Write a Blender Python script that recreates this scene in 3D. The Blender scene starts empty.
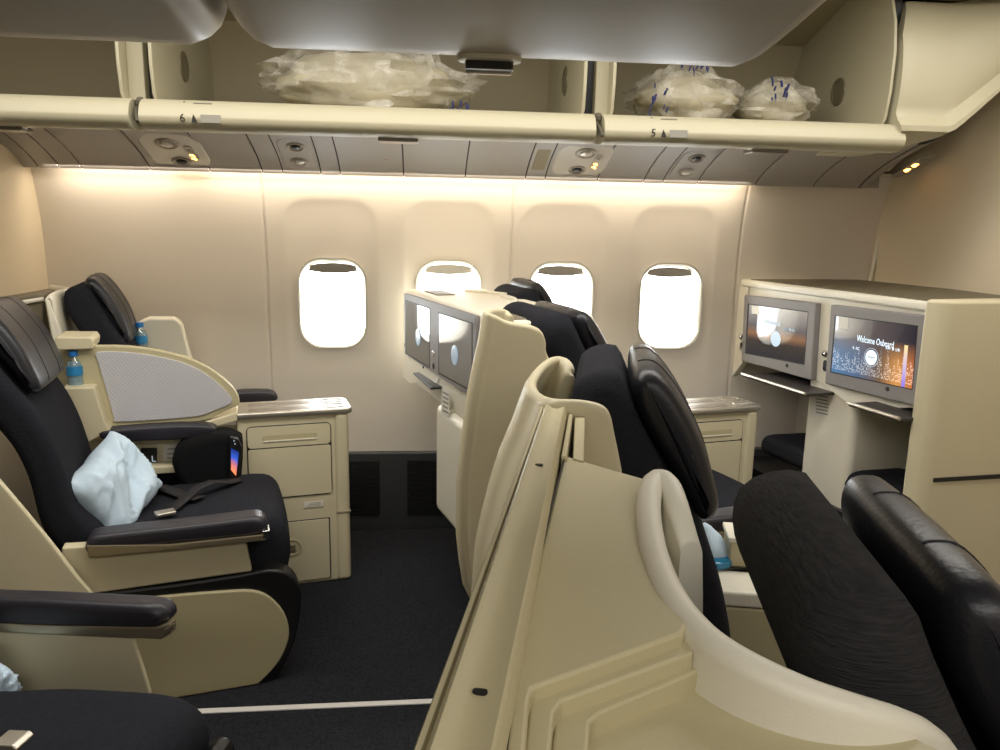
import bpy, bmesh, math, random
from mathutils import Vector, Matrix, noise as mnoise
random.seed(7)
sc = bpy.context.scene
COL = sc.collection
rad = math.radians
# ------------------------------------------------------------------ camera
F_PX, CAM_H, YAW, PITCH, ROLL = 777.0, 1.45, 6.0, 11.0, 1.1
def cam_axes():
    y, p, r = rad(YAW), rad(PITCH), rad(ROLL)
    f = Vector((math.sin(y)*math.cos(p), math.cos(y)*math.cos(p), -math.sin(p)))
    rt = Vector((math.cos(y), -math.sin(y), 0)); up = rt.cross(f)
    return f, rt*math.cos(r)+up*math.sin(r), up*math.cos(r)-rt*math.sin(r)
CF, CR, CU = cam_axes()
CP = Vector((0, 0, CAM_H))
cd = bpy.data.cameras.new('camera'); cam = bpy.data.objects.new('camera', cd); COL.objects.link(cam)
cd.sensor_fit = 'HORIZONTAL'; cd.sensor_width = 36.0; cd.lens = 36.0*F_PX/1000.0
cd.clip_start = 0.02; cd.clip_end = 100
cam.matrix_world = Matrix(((CR.x, CU.x, -CF.x, CP.x), (CR.y, CU.y, -CF.y, CP.y), (CR.z, CU.z, -CF.z, CP.z), (0, 0, 0, 1)))
sc.camera = cam
# ------------------------------------------------------------------ world, lights, exposure
sc.view_settings.view_transform = 'Standard'; sc.view_settings.look = 'None'
sc.view_settings.gamma = 1.0; sc.view_settings.use_curve_mapping = False
sc.view_settings.exposure = 0.0
W = bpy.data.worlds.new('bright_overcast_sky'); sc.world = W; W.use_nodes = True
bg = W.node_tree.nodes['Background']; bg.inputs[0].default_value = (0.93, 0.97, 1.0, 1); bg.inputs[1].default_value = 18.0
def area(name, loc, size, power, col, target=(0, 0, -1)):
    d = bpy.data.lights.new(name, 'AREA'); d.shape = 'RECTANGLE'; d.size, d.size_y = size; d.energy = power; d.color = col
    o = bpy.data.objects.new(name, d); COL.objects.link(o); o.location = loc
    o.rotation_euler = Vector(target).to_track_quat('-Z', 'Y').to_euler(); return o
WARM = (1.0, 0.87, 0.70); NEUT = (1.0, 0.955, 0.885)
area('far_aisle_ceiling_wash', (0.2, 2.02, 2.30), (3.7, 0.45), 46, NEUT)
area('near_aisle_ceiling_wash', (0.6, -0.75, 2.25), (3.6, 0.5), 38, NEUT)
area('cove_wash', (-0.03, 3.470, 1.655), (3.0, 0.05), 17, WARM, (0, 0.02, -1))
# ------------------------------------------------------------------ pixel -> point helpers (each outline gets its own distance)
def ray(px, py): return CF + CR*((px-500)/F_PX) - CU*((py-375)/F_PX)
def atY(px, py, y): d = ray(px, py); return CP + d*(y/d.y)
def atX(px, py, x): d = ray(px, py); return CP + d*(x/d.x)
def atZ(px, py, z): d = ray(px, py); return CP + d*((z-CAM_H)/d.z)
class Frame:
    def __init__(s, x, y, deg):
        s.o = Vector((x, y, 0)); s.h = rad(deg); c, n = math.cos(s.h), math.sin(s.h)
        s.f = Vector((c, n, 0)); s.l = Vector((-n, c, 0))
    def w(s, f, l, z): return s.o + s.f*f + s.l*l + Vector((0, 0, z))
    def fz(s, px, py, l):
        d = ray(px, py); t = (l - s.l.dot(CP - s.o))/s.l.dot(d); p = CP + d*t - s.o
        return (s.f.dot(p), p.z)
    def lz(s, px, py, f):
        d = ray(px, py); t = (f - s.f.dot(CP - s.o))/s.f.dot(d); p = CP + d*t - s.o
        return (s.l.dot(p), p.z)
    def fl(s, px, py, z):
        p = atZ(px, py, z) - s.o; return (s.f.dot(p), s.l.dot(p))
PITCHX = 1.69
FW1 = Frame(0, 2.9, 13); FW2 = Frame(PITCHX, 2.9, 13)
FC2 = Frame(0, 0, -13.5); FC1 = Frame(-PITCHX, 0, -13.5)
FX = Frame(0, 0, 0)
# ------------------------------------------------------------------ materials
def srgb(r, g, b):
    f = lambda c: (c/255/12.92) if c/255 <= 0.04045 else ((c/255+0.055)/1.055)**2.4
    return (f(r), f(g), f(b), 1)
MATS = {}
def mat(name, col, rough=0.5, metal=0.0, bump=0.0, bscale=200.0, var=0.0, vscale=8.0, coat=0.0, emit=None, estr=0.0, spec=0.5, stretch=None, trans=0.0):
    if name in MATS: return MATS[name]
    m = bpy.data.materials.new(name); m.use_nodes = True; nt = m.node_tree; p = nt.nodes['Principled BSDF']
    p.inputs['Base Color'].default_value = col; p.inputs['Roughness'].default_value = rough; p.inputs['Metallic'].default_value = metal
    p.inputs['Coat Weight'].default_value = coat; p.inputs['Specular IOR Level'].default_value = spec
    if emit: p.inputs['Emission Color'].default_value = emit; p.inputs['Emission Strength'].default_value = estr
    tc = nt.nodes.new('ShaderNodeTexCoord'); mp = nt.nodes.new('ShaderNodeMapping'); nt.links.new(tc.outputs['Object'], mp.inputs[0])
    if stretch: mp.inputs['Scale'].default_value = stretch
    if var > 0:
        n = nt.nodes.new('ShaderNodeTexNoise'); n.inputs['Scale'].default_value = vscale; n.inputs['Detail'].default_value = 4
        nt.links.new(mp.outputs[0], n.inputs['Vector'])
        mx = nt.nodes.new('ShaderNodeMix'); mx.data_type = 'RGBA'
        mx.inputs[6].default_value = tuple(c*(1-var) for c in col[:3])+(1,); mx.inputs[7].default_value = tuple(min(1, c*(1+var)) for c in col[:3])+(1,)
        nt.links.new(n.outputs['Fac'], mx.inputs[0]); nt.links.new(mx.outputs[2], p.inputs['Base Color'])
    if bump > 0:
        n2 = nt.nodes.new('ShaderNodeTexNoise'); n2.inputs['Scale'].default_value = bscale; n2.inputs['Detail'].default_value = 2
        b = nt.nodes.new('ShaderNodeBump'); b.inputs['Strength'].default_value = bump; b.inputs['Distance'].default_value = 0.002
        nt.links.new(mp.outputs[0], n2.inputs['Vector']); nt.links.new(n2.outputs['Fac'], b.inputs['Height']); nt.links.new(b.outputs[0], p.inputs['Normal'])
    MATS[name] = m; return m
CREAM = mat('cream_plastic', srgb(212, 202, 170), 0.42, bump=0.12, bscale=500, var=0.02)
CREAM2 = mat('pale_cream_plastic', srgb(228, 223, 206), 0.45, bump=0.1, bscale=500)
KHAKI = mat('stone_plastic', srgb(190, 180, 144), 0.45, bump=0.15, bscale=600, var=0.03)
WALLM = mat('sidewall_laminate', srgb(226, 218, 206), 0.55, bump=0.08, bscale=300)
BULKM = mat('bulkhead_laminate', srgb(222, 208, 182), 0.6, bump=0.15, bscale=400)
PSUM = mat('panel_plastic', srgb(160, 155, 150), 0.5, bump=0.1, bscale=500)
BINM = mat('bin_plastic', srgb(184, 177, 150), 0.5, bump=0.1, bscale=500)
BINLIN = mat('bin_lining', srgb(168, 158, 130), 0.7, bump=0.1, bscale=300)
CBIN = mat('centre_bin_plastic', srgb(190, 184, 172), 0.38, bump=0.08, bscale=400)
FABRIC = mat('charcoal_fabric', srgb(36, 37, 43), 0.95, bump=0.9, bscale=90, var=0.3, vscale=60, spec=0.15, stretch=(1.2, 1.2, 9))
LEATHER = mat('black_leather', srgb(28, 29, 36), 0.38, bump=0.25, bscale=160, spec=0.5)
ARMPAD = mat('dark_armrest_leather', srgb(40, 38, 46), 0.42, bump=0.2, bscale=200)
BLACKP = mat('black_plastic', srgb(20, 20, 22), 0.4)
SEAM = mat('seam_black', srgb(14, 14, 16), 0.6)
DKGREY = mat('dark_grey_panel', srgb(58, 60, 62), 0.5)
GRILLE = mat('grille_dark', srgb(26, 27, 29), 0.6)
METAL = mat('brushed_metal', srgb(196, 190, 178), 0.34, metal=0.85, bump=0.1, bscale=300, stretch=(1, 30, 30))
BRONZE = mat('champagne_metal', srgb(176, 164, 138), 0.32, metal=0.8)
BEZEL = mat('grey_bezel', srgb(134, 130, 128), 0.55, metal=0.0, spec=0.3)
CARPET = mat('black_carpet', srgb(38, 39, 43), 0.98, bump=1.0, bscale=160, var=0.95, vscale=150, spec=0.1)
LINE = mat('panel_gap', srgb(52, 48, 44), 0.8)
SOFTL = mat('shallow_gap', srgb(150, 140, 118), 0.8)
PILLOW = mat('pale_blue_paper_cloth', srgb(198, 218, 234), 0.8, bump=0.5, bscale=60)
CAPBL = mat('blue_cap_plastic', srgb(22, 112, 190), 0.35)
LABELB = mat('blue_bottle_label', srgb(40, 130, 185), 0.5)
CHROME = mat('chrome', srgb(210, 210, 210), 0.12, metal=1.0)
OLIVET = mat('olive_tray', srgb(112, 104, 84), 0.5)
LENS = mat('lamp_lens', srgb(200, 196, 188), 0.15, spec=0.7)
SIGN = mat('lit_sign', srgb(255, 190, 110), 0.4, emit=srgb(255, 178, 90), estr=7.0)
COVE = mat('cove_lamp', srgb(255, 235, 200), 0.5, emit=(1.0, 0.84, 0.62, 1), estr=7.0)
PRINT = mat('printed_black', srgb(40, 36, 30), 0.7)
PRINTG = mat('printed_grey', srgb(150, 146, 136), 0.7)
PRINTB = mat('printed_navy', srgb(24, 34, 92), 0.6)
WHITEP = mat('white_paper', srgb(226, 224, 214), 0.7)
FLOORSTRIP = mat('floor_path_strip', srgb(196, 190, 180), 0.5, emit=(0.9, 0.9, 0.85, 1), estr=0.12)
def glassy(name, tint, fac, rough=0.02):
    m = bpy.data.materials.new(name); m.use_nodes = True; nt = m.node_tree; nt.nodes.clear()
    o = nt.nodes.new('ShaderNodeOutputMaterial'); t = nt.nodes.new('ShaderNodeBsdfTransparent'); t.inputs[0].default_value = tint
    g = nt.nodes.new('ShaderNodeBsdfGlossy'); g.inputs['Roughness'].default_value = rough
    mx = nt.nodes.new('ShaderNodeMixShader'); mx.inputs[0].default_value = fac
    nt.links.new(t.outputs[0], mx.inputs[1]); nt.links.new(g.outputs[0], mx.inputs[2]); nt.links.new(mx.outputs[0], o.inputs[0]); return m
PANE = glassy('window_pane', (1, 1, 1, 1), 0.05)
BOTTLEM = glassy('clear_bottle', (0.86, 0.93, 0.96, 1), 0.14, 0.08)
def film_mat():
    m = bpy.data.materials.new('clear_wrap'); m.use_nodes = True; nt = m.node_tree; nt.nodes.clear()
    o = nt.nodes.new('ShaderNodeOutputMaterial'); t = nt.nodes.new('ShaderNodeBsdfTransparent')
    g = nt.nodes.new('ShaderNodeBsdfPrincipled'); g.inputs['Base Color'].default_value = srgb(225, 220, 205); g.inputs['Roughness'].default_value = 0.18
    tc = nt.nodes.new('ShaderNodeTexCoord'); n = nt.nodes.new('ShaderNodeTexNoise'); n.inputs['Scale'].default_value = 14; n.inputs['Detail'].default_value = 6
    nt.links.new(tc.outputs['Object'], n.inputs['Vector'])
    r = nt.nodes.new('ShaderNodeMapRange'); r.inputs[1].default_value = 0.42; r.inputs[2].default_value = 0.7; r.inputs[3].default_value = 0.16; r.inputs[4].default_value = 0.6
    nt.links.new(n.outputs['Fac'], r.inputs[0])
    mx = nt.nodes.new('ShaderNodeMixShader'); nt.links.new(r.outputs[0], mx.inputs[0])
    nt.links.new(t.outputs[0], mx.inputs[1]); nt.links.new(g.outputs[0], mx.inputs[2]); nt.links.new(mx.outputs[0], o.inputs[0]); return m
FILM = film_mat()
BLANKET = mat('cream_blanket', srgb(176, 168, 142), 0.85, bump=0.8, bscale=40, var=0.2, vscale=14)
def fin_mat():
    m = bpy.data.materials.new('honeycomb_panel'); m.use_nodes = True; nt = m.node_tree; p = nt.nodes['Principled BSDF']
    p.inputs['Metallic'].default_value = 0.25; p.inputs['Roughness'].default_value = 0.3
    tc = nt.nodes.new('ShaderNodeTexCoord')
    v = nt.nodes.new('ShaderNodeTexVoronoi'); v.inputs['Scale'].default_value = 105; v.inputs['Randomness'].default_value = 0.05
    mp = nt.nodes.new('ShaderNodeMapping'); mp.inputs['Scale'].default_value = (0.9, 0.001, 1.2); mp.inputs['Rotation'].default_value = (0, 0.5, 0)
    nt.links.new(tc.outputs['Object'], mp.inputs[0]); nt.links.new(mp.outputs[0], v.inputs['Vector'])
    cr = nt.nodes.new('ShaderNodeMix'); cr.data_type = 'RGBA'; cr.inputs[6].default_value = srgb(200, 200, 206); cr.inputs[7].default_value = srgb(240, 238, 240)
    nt.links.new(v.outputs['Distance'], cr.inputs[0]); nt.links.new(cr.outputs[2], p.inputs['Base Color'])
    b = nt.nodes.new('ShaderNodeBump'); b.inputs['Strength'].default_value = 0.45; b.inputs['Distance'].default_value = 0.002
    nt.links.new(v.outputs['Distance'], b.inputs['Height']); nt.links.new(b.outputs[0], p.inputs['Normal']); return m
HONEY = fin_mat()
def screen_mat(name, kind):
    m = bpy.data.materials.new(name); m.use_nodes = True; nt = m.node_tree; N = nt.nodes; L = nt.links; p = N['Principled BSDF']
    p.inputs['Base Color'].default_value = (0.012, 0.012, 0.014, 1); p.inputs['Roughness'].default_value = 0.05
    uv = N.new('ShaderNodeUVMap'); sep = N.new('ShaderNodeSeparateXYZ'); L.new(uv.outputs[0], sep.inputs[0])
    def ramp(src, stops):
        r = N.new('ShaderNodeValToRGB'); e = r.color_ramp.elements
        while len(e) < len(stops): e.new(0.5)
        for q, (pos, c) in zip(e, stops): q.position = pos; q.color = c
        L.new(src, r.inputs[0]); return r.outputs[0]
    def mix(t, a, b, fac=1.0, facsock=None):
        x = N.new('ShaderNodeMix'); x.data_type = 'RGBA'; x.blend_type = t; x.inputs[0].default_value = fac
        if facsock: L.new(facsock, x.inputs[0])
        L.new(a, x.inputs[6]); L.new(b, x.inputs[7]); return x.outputs[2]
    if kind == 'city':
        hor = ramp(sep.outputs[0], [(0.0, srgb(70, 118, 160)), (0.35, srgb(70, 96, 128)), (0.62, srgb(110, 84, 62)), (0.82, srgb(214, 150, 80)), (1.0, srgb(190, 110, 60))])
        top = ramp(sep.outputs[0], [(0.0, srgb(132, 124, 118)), (0.5, srgb(86, 76, 76)), (1.0, srgb(44, 40, 48))])
        v = ramp(sep.outputs[1], [(0.0, (1, 1, 1, 1)), (0.38, (0.85, 0.85, 0.85, 1)), (0.72, (0, 0, 0, 1))])
        base = mix('MIX', top, hor, facsock=v)
        vo = N.new('ShaderNodeTexVoronoi'); vo.inputs['Scale'].default_value = 1.0
        mp = N.new('ShaderNodeMapping'); mp.inputs['Scale'].default_value = (60, 42, 1); L.new(uv.outputs[0], mp.inputs[0]); L.new(mp.outputs[0], vo.inputs['Vector'])
        lights = ramp(vo.outputs['Distance'], [(0.0, (1.6, 1.5, 1.2, 1)), (0.34, (0.3, 0.3, 0.3, 1)), (0.65, (0, 0, 0, 1))])
        bw = N.new('ShaderNodeTexNoise'); bw.noise_dimensions = '1D'; bw.inputs['Scale'].default_value = 22; bw.inputs['Detail'].default_value = 3; L.new(sep.outputs[0], bw.inputs['W'])
        sk = N.new('ShaderNodeMath'); sk.operation = 'MULTIPLY_ADD'; sk.inputs[1].default_value = 0.9; sk.inputs[2].default_value = -0.12; L.new(bw.outputs['Fac'], sk.inputs[0])
        lt = N.new('ShaderNodeMath'); lt.operation = 'LESS_THAN'; L.new(sep.outputs[1], lt.inputs[0]); L.new(sk.outputs[0], lt.inputs[1])
        gt = N.new('ShaderNodeMath'); gt.operation = 'GREATER_THAN'; L.new(sep.outputs[1], gt.inputs[0]); gt.inputs[1].default_value = 0.06
        mk = N.new('ShaderNodeMath'); mk.operation = 'MULTIPLY'; L.new(lt.outputs[0], mk.inputs[0]); L.new(gt.outputs[0], mk.inputs[1])
        lit = mix('ADD', base, lights, 0.7); base = mix('MIX', base, lit, facsock=mk.outputs[0])
        # tall tower at the right of the skyline
        a = N.new('ShaderNodeMath'); a.operation = 'SUBTRACT'; a.inputs[1].default_value = 0.90; L.new(sep.outputs[0], a.inputs[0])
        ab = N.new('ShaderNodeMath'); ab.operation = 'ABSOLUTE'; L.new(a.outputs[0], ab.inputs[0])
        c = N.new('ShaderNodeMath'); c.operation = 'LESS_THAN'; L.new(ab.outputs[0], c.inputs[0]); c.inputs[1].default_value = 0.02
        d = N.new('ShaderNodeMath'); d.operation = 'LESS_THAN'; L.new(sep.outputs[1], d.inputs[0]); d.inputs[1].default_value = 0.68
        e = N.new('ShaderNodeMath'); e.operation = 'MULTIPLY'; L.new(c.outputs[0], e.inputs[0]); L.new(d.outputs[0], e.inputs[1])
        tw = ramp(sep.outputs[1], [(0.0, srgb(140, 120, 230)), (0.35, srgb(210, 190, 220)), (0.68, srgb(255, 226, 150))])
        base = mix('MIX', base, tw, facsock=e.outputs[0]); st = 1.1
    elif kind == 'dusk':
        col = ramp(sep.outputs[1], [(0.0, srgb(36, 38, 46)), (0.3, srgb(64, 56, 52)), (0.44, srgb(150, 108, 74)), (0.6, srgb(104, 98, 100)), (1.0, srgb(176, 168, 158))])
        no = N.new('ShaderNodeTexNoise'); no.inputs['Scale'].default_value = 34; no.inputs['Detail'].default_value = 5; L.new(uv.outputs[0], no.inputs['Vector'])
        g = ramp(no.outputs['Fac'], [(0.35, (0.5, 0.5, 0.5, 1)), (0.7, (1.4, 1.35, 1.25, 1))]); m2 = mix('MULTIPLY', col, g, 1.0)
        v = ramp(sep.outputs[1], [(0.28, (1, 1, 1, 1)), (0.42, (0, 0, 0, 1))]); base = mix('MIX', col, m2, facsock=v); st = 0.95
    elif kind == 'phone':
        base = ramp(sep.outputs[1], [(0.0, srgb(250, 140, 80)), (0.35, srgb(190, 110, 120)), (0.6, srgb(50, 90, 200)), (1.0, srgb(20, 40, 110))]); st = 1.3
    else:
        base = ramp(sep.outputs[1], [(0.0, srgb(112, 106, 96)), (0.6, srgb(140, 136, 130)), (1.0, srgb(160, 156, 152))]); st = 0.5  # grey glow stands in for the window reflection on the glass
    L.new(base, p.inputs['Emission Color']); p.inputs['Emission Strength'].default_value = st
    return m
SCR_CITY = screen_mat('screen_city', 'city'); SCR_DUSK = screen_mat('screen_dusk', 'dusk'); SCR_GLARE = screen_mat('screen_glare', 'glare'); SCR_PHONE = screen_mat('screen_handset', 'phone')
ICON = mat('screen_icon_white', srgb(220, 236, 248), 0.5, emit=srgb(214, 234, 250), estr=0.9)
ICOND = mat('screen_icon_dim', srgb(170, 186, 200), 0.5, emit=srgb(160, 178, 196), estr=0.7)
# ------------------------------------------------------------------ object helpers
RM = {}
def root(name, label, cat, loc=(0, 0, 0), deg=0, group=None):
    o = bpy.data.objects.new(name, None); COL.objects.link(o); o.empty_display_size = 0.1
    o.location = loc; o.rotation_euler = (0, 0, rad(deg)); o['label'] = label; o['category'] = cat
    if group: o['group'] = group
    RM[o.name] = Matrix.Translation(Vector(loc)) @ Matrix.Rotation(rad(deg), 4, 'Z'); return o
def fin_mesh(name, bm, m, parent=None, smooth=35, solid=None, bev=None, sub=0, keep_world=False):
    """link a bmesh whose vertices are in world space as one mesh object, in its root's local space"""
    bmesh.ops.recalc_face_normals(bm, faces=bm.faces[:])
    M = RM.get(parent.name, Matrix.Identity(4)) if parent else Matrix.Identity(4)
    if not parent and not keep_world:
        cs = [v.co for v in bm.verts]
        c = Vector(((min(v.x for v in cs)+max(v.x for v in cs))/2, (min(v.y for v in cs)+max(v.y for v in cs))/2, min(v.z for v in cs)))
        M = Matrix.Translation(c)
    Mi = M.inverted()
    for v in bm.verts: v.co = Mi @ v.co
    me = bpy.data.meshes.new(name); bm.to_mesh(me); bm.free()
    for p in me.polygons: p.use_smooth = True
    try: me.set_sharp_from_angle(angle=rad(smooth))
    except Exception: pass
    o = bpy.data.objects.new(name, me); COL.objects.link(o); me.materials.append(m)
    if parent: o.parent = parent; RM[o.name] = M
    else: o.location = M.translation; RM[o.name] = M
    if solid: s = o.modifiers.new('s', 'SOLIDIFY'); s.thickness = solid; s.offset = 0; s.use_even_offset = False
    if bev: b = o.modifiers.new('b', 'BEVEL'); b.width = bev; b.segments = 3; b.limit_method = 'ANGLE'; b.angle_limit = rad(40)
    if smooth < 100: w = o.modifiers.new('w', 'WEIGHTED_NORMAL'); w.keep_sharp = True; w.weight = 60
    if sub: s = o.modifiers.new('u', 'SUBSURF'); s.levels = s.render_levels = sub
    return o
def tag(o, label, cat, group=None, kind=None):
    o['label'] = label; o['category'] = cat
    if group: o['group'] = group
    if kind: o['kind'] = kind
    return o
def struct(o, label, cat): return tag(o, label, cat, kind='structure')
def bevel_all(bm, r, seg=3, ang=30):
    if r <= 0: return
    bmesh.ops.recalc_face_normals(bm, faces=bm.faces[:])
    es = [e for e in bm.edges if len(e.link_faces) == 2 and e.calc_face_angle(0) > rad(ang)]
    bmesh.ops.bevel(bm, geom=es, offset=r, segments=seg, profile=0.5, affect='EDGES', clamp_overlap=True)
def add_prism(bm, A, B):
    """A, B: matching rings of world points (front and back)"""
    a = [bm.verts.new(p) for p in A]; b = [bm.verts.new(p) for p in B]; n = len(a)
    fs = [bm.faces.new(a), bm.faces.new(b[::-1])]
    for i in range(n): fs.append(bm.faces.new((a[i], b[i], b[(i+1) % n], a[(i+1) % n])))
    return a, b
def prism(A, B, r=0.0, seg=3, ang=30):
    bm = bmesh.new(); add_prism(bm, A, B); bevel_all(bm, r, seg, ang); return bm
def fprism(fr, prof, l0, l1, r=0.0, seg=3, ang=30):      # (f,z) outline extruded across l
    return prism([fr.w(f, l0, z) for f, z in prof], [fr.w(f, l1, z) for f, z in prof], r, seg, ang)
def zprism(fr, plan, z0, z1, r=0.0, seg=3, ang=30):      # (f,l) outline extruded up
    return prism([fr.w(f, l, z0) for f, l in plan], [fr.w(f, l, z1) for f, l in plan], r, seg, ang)
def fbox(fr, f0, f1, l0, l1, z0, z1, r=0.0, seg=3):
    return zprism(fr, [(f0, l0), (f1, l0), (f1, l1), (f0, l1)], z0, z1, r, seg)
def merge(*bms):
    o = bmesh.new()
    for b in bms:
        me = bpy.data.meshes.new('t'); b.to_mesh(me); b.free(); o.from_mesh(me); bpy.data.meshes.remove(me)
    return o
def catmull(pts, n=6, closed=True):
    out = []; N = len(pts); P = [Vector(p) for p in pts]
    R = range(N) if closed else range(N-1)
    for i in R:
        if closed: p0, p1, p2, p3 = P[i-1], P[i], P[(i+1) % N], P[(i+2) % N]
        else: p0, p1, p2, p3 = P[max(i-1, 0)], P[i], P[i+1], P[min(i+2, N-1)]
        for k in range(n):
            t = k/n
            out.append(0.5*((2*p1)+(-p0+p2)*t+(2*p0-5*p1+4*p2-p3)*t*t+(-p0+3*p1-3*p2+p3)*t**3))
    if not closed: out.append(P[-1])
    return [tuple(v) for v in out]
def inset2(poly, d):
    n = len(poly); A = sum(poly[i][0]*poly[(i+1) % n][1]-poly[(i+1) % n][0]*poly[i][1] for i in range(n)); sg = 1 if A > 0 else -1
    out = []
    for i in range(n):
        p0, p1, p2 = Vector(poly[i-1]), Vector(poly[i]), Vector(poly[(i+1) % n])
        t = (p2-p0); t = t.normalized() if t.length > 1e-9 else Vector((1, 0)); nrm = Vector((-t.y, t.x))*sg
        q = p1+nrm*d; out.append((q.x, q.y))
    return out
def resample(poly, n):
    P = [Vector(p) for p in poly]; N = len(P); L = [(P[(i+1) % N]-P[i]).length for i in range(N)]; T = sum(L); out = []; i = 0; acc = 0
    for k in range(n):
        t = T*k/n
        while acc+L[i] < t and i < N-1: acc += L[i]; i += 1
        u = (t-acc)/max(L[i], 1e-9); q = P[i].lerp(P[(i+1) % N], min(max(u, 0), 1)); out.append((q.x, q.y))
    return out
def soft_inset(poly, d):
    n = len(poly); P = [Vector(p) for p in poly]
    A = sum(P[i].x*P[(i+1) % n].y-P[(i+1) % n].x*P[i].y for i in range(n)); sg = 1 if A > 0 else -1
    Q = []
    for i in range(n):
        t = (P[(i+3) % n]-P[i-3]); t.normalize(); Q.append(P[i]+Vector((-t.y, t.x))*sg*d)
    for it in range(int(4+abs(d)*400) if d > 0 else 0):
        Q = [(Q[i-1]+Q[i]*2+Q[(i+1) % n])/4 for i in range(n)]
    return [tuple(q) for q in Q]
def pad(fr, prof, l0, l1, r=0.03, k=4, crown=0.0, mid=6, wob=0.0):
    """soft upholstered body: smooth (f,z) outline lofted across l with rounded ends"""
    if l1 < l0: l0, l1 = l1, l0
    prof = resample(prof, 84) if len(prof) > 20 else prof
    rings = []
    for i in range(k+1):
        a = (1-i/k)*math.pi/2; rings.append((l0+r*(1-math.sin(a)), r*(1-math.cos(a))))
    for i in range(1, mid):
        u = i/mid; rings.append((l0+r+(l1-l0-2*r)*u, -crown*math.sin(math.pi*u)))
    for i in range(k+1):
        a = (i/k)*math.pi/2; rings.append((l1-r*(1-math.sin(math.pi/2-a)) if False else l1-r+r*math.sin(a), r*(1-math.cos(a))))
    bm = bmesh.new(); vs = []
    for l, d in rings:
        pl = (soft_inset(prof, d) if len(prof) > 20 else inset2(prof, d)) if abs(d) > 1e-6 else prof
        ring = []
        for f, z in pl:
            w = fr.w(f, l, z)
            if wob:
                w = w + Vector((mnoise.noise(w*9), mnoise.noise(w*9+Vector((7, 3, 1))), mnoise.noise(w*9+Vector((1, 9, 4)))))*wob
            ring.append(bm.verts.new(w))
        vs.append(ring)
    n = len(prof)
    for a, b in zip(vs, vs[1:]):
        for i in range(n): bm.faces.new((a[i], b[i], b[(i+1) % n], a[(i+1) % n]))
    bm.faces.new(vs[0]); bm.faces.new(vs[-1][::-1]); return bm
def rrect(cx, cy, w, h, r, n=6):
    out = []
    for sx, sy, a0 in ((1, 1, 0), (-1, 1, 90), (-1, -1, 180), (1, -1, 270)):
        for i in range(n+1):
            a = rad(a0+90*i/n); out.append((cx+sx*(w/2-r)+r*math.cos(a), cy+sy*(h/2-r)+r*math.sin(a)))
    return out
def ring_bm(outer, inner, A, B):
    """frame between two outlines; A,B: functions 2d -> world for front/back"""
    bm = bmesh.new(); n = len(outer)
    o1 = [bm.verts.new(A(*p)) for p in outer]; i1 = [bm.verts.new(A(*p)) for p in inner]
    o2 = [bm.verts.new(B(*p)) for p in outer]; i2 = [bm.verts.new(B(*p)) for p in inner]
    for i in range(n):
        j = (i+1) % n
        bm.faces.new((o1[i], o1[j], i1[j], i1[i])); bm.faces.new((o2[i], i2[i], i2[j], o2[j]))
        bm.faces.new((o1[i], o2[i], o2[j], o1[j])); bm.faces.new((i1[i], i1[j], i2[j], i2[i]))
    return bm
def tube(pts, r, n=8, cap=True):
    bm = bmesh.new(); rings = []
    P = [Vector(p) for p in pts]
    for i, p in enumerate(P):
        t = (P[min(i+1, len(P)-1)]-P[max(i-1, 0)]).normalized(); a = Vector((0, 0, 1)) if abs(t.z) < 0.9 else Vector((1, 0, 0))
        u = t.cross(a).normalized(); v = t.cross(u)
        rings.append([bm.verts.new(p+(u*math.cos(2*math.pi*k/n)+v*math.sin(2*math.pi*k/n))*r) for k in range(n)])
    for a, b in zip(rings, rings[1:]):
        for k in range(n): bm.faces.new((a[k], a[(k+1) % n], b[(k+1) % n], b[k]))
    if cap: bm.faces.new(rings[0]); bm.faces.new(rings[-1][::-1])
    return bm
def lathe(c, prof, n=20, axis=(0, 0, 1)):
    ax = Vector(axis).normalized(); a = Vector((0, 0, 1)) if abs(ax.z) < 0.9 else Vector((1, 0, 0)); u = ax.cross(a).normalized(); v = ax.cross(u)
    bm = bmesh.new(); c = Vector(c)
    rings = [[bm.verts.new(c+ax*h+(u*math.cos(2*math.pi*k/n)+v*math.sin(2*math.pi*k/n))*max(r, 1e-4)) for k in range(n)] for r, h in prof]
    for p, q in zip(rings, rings[1:]):
        for k in range(n): bm.faces.new((p[k], p[(k+1) % n], q[(k+1) % n], q[k]))
    bm.faces.new(rings[0]); bm.faces.new(rings[-1][::-1]); return bm
def quad_uv(name, pts, m, parent):
    """flat panel bottom-left, bottom-right, top-right, top-left with a 0..1 UV"""
    bm = bmesh.new(); vs = [bm.verts.new(p) for p in pts]; f = bm.faces.new(vs); uv = bm.loops.layers.uv.new('UVMap')
    for lp, c in zip(f.loops, ((0, 0), (1, 0), (1, 1), (0, 1))): lp[uv].uv = c
    M = RM[parent.name]; Mi = M.inverted()
    for v in bm.verts: v.co = Mi @ v.co
    me = bpy.data.meshes.new(name); bm.to_mesh(me); bm.free(); me.materials.append(m)
    o = bpy.data.objects.new(name, me); COL.objects.link(o); o.parent = parent; RM[o.name] = M; return o
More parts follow.
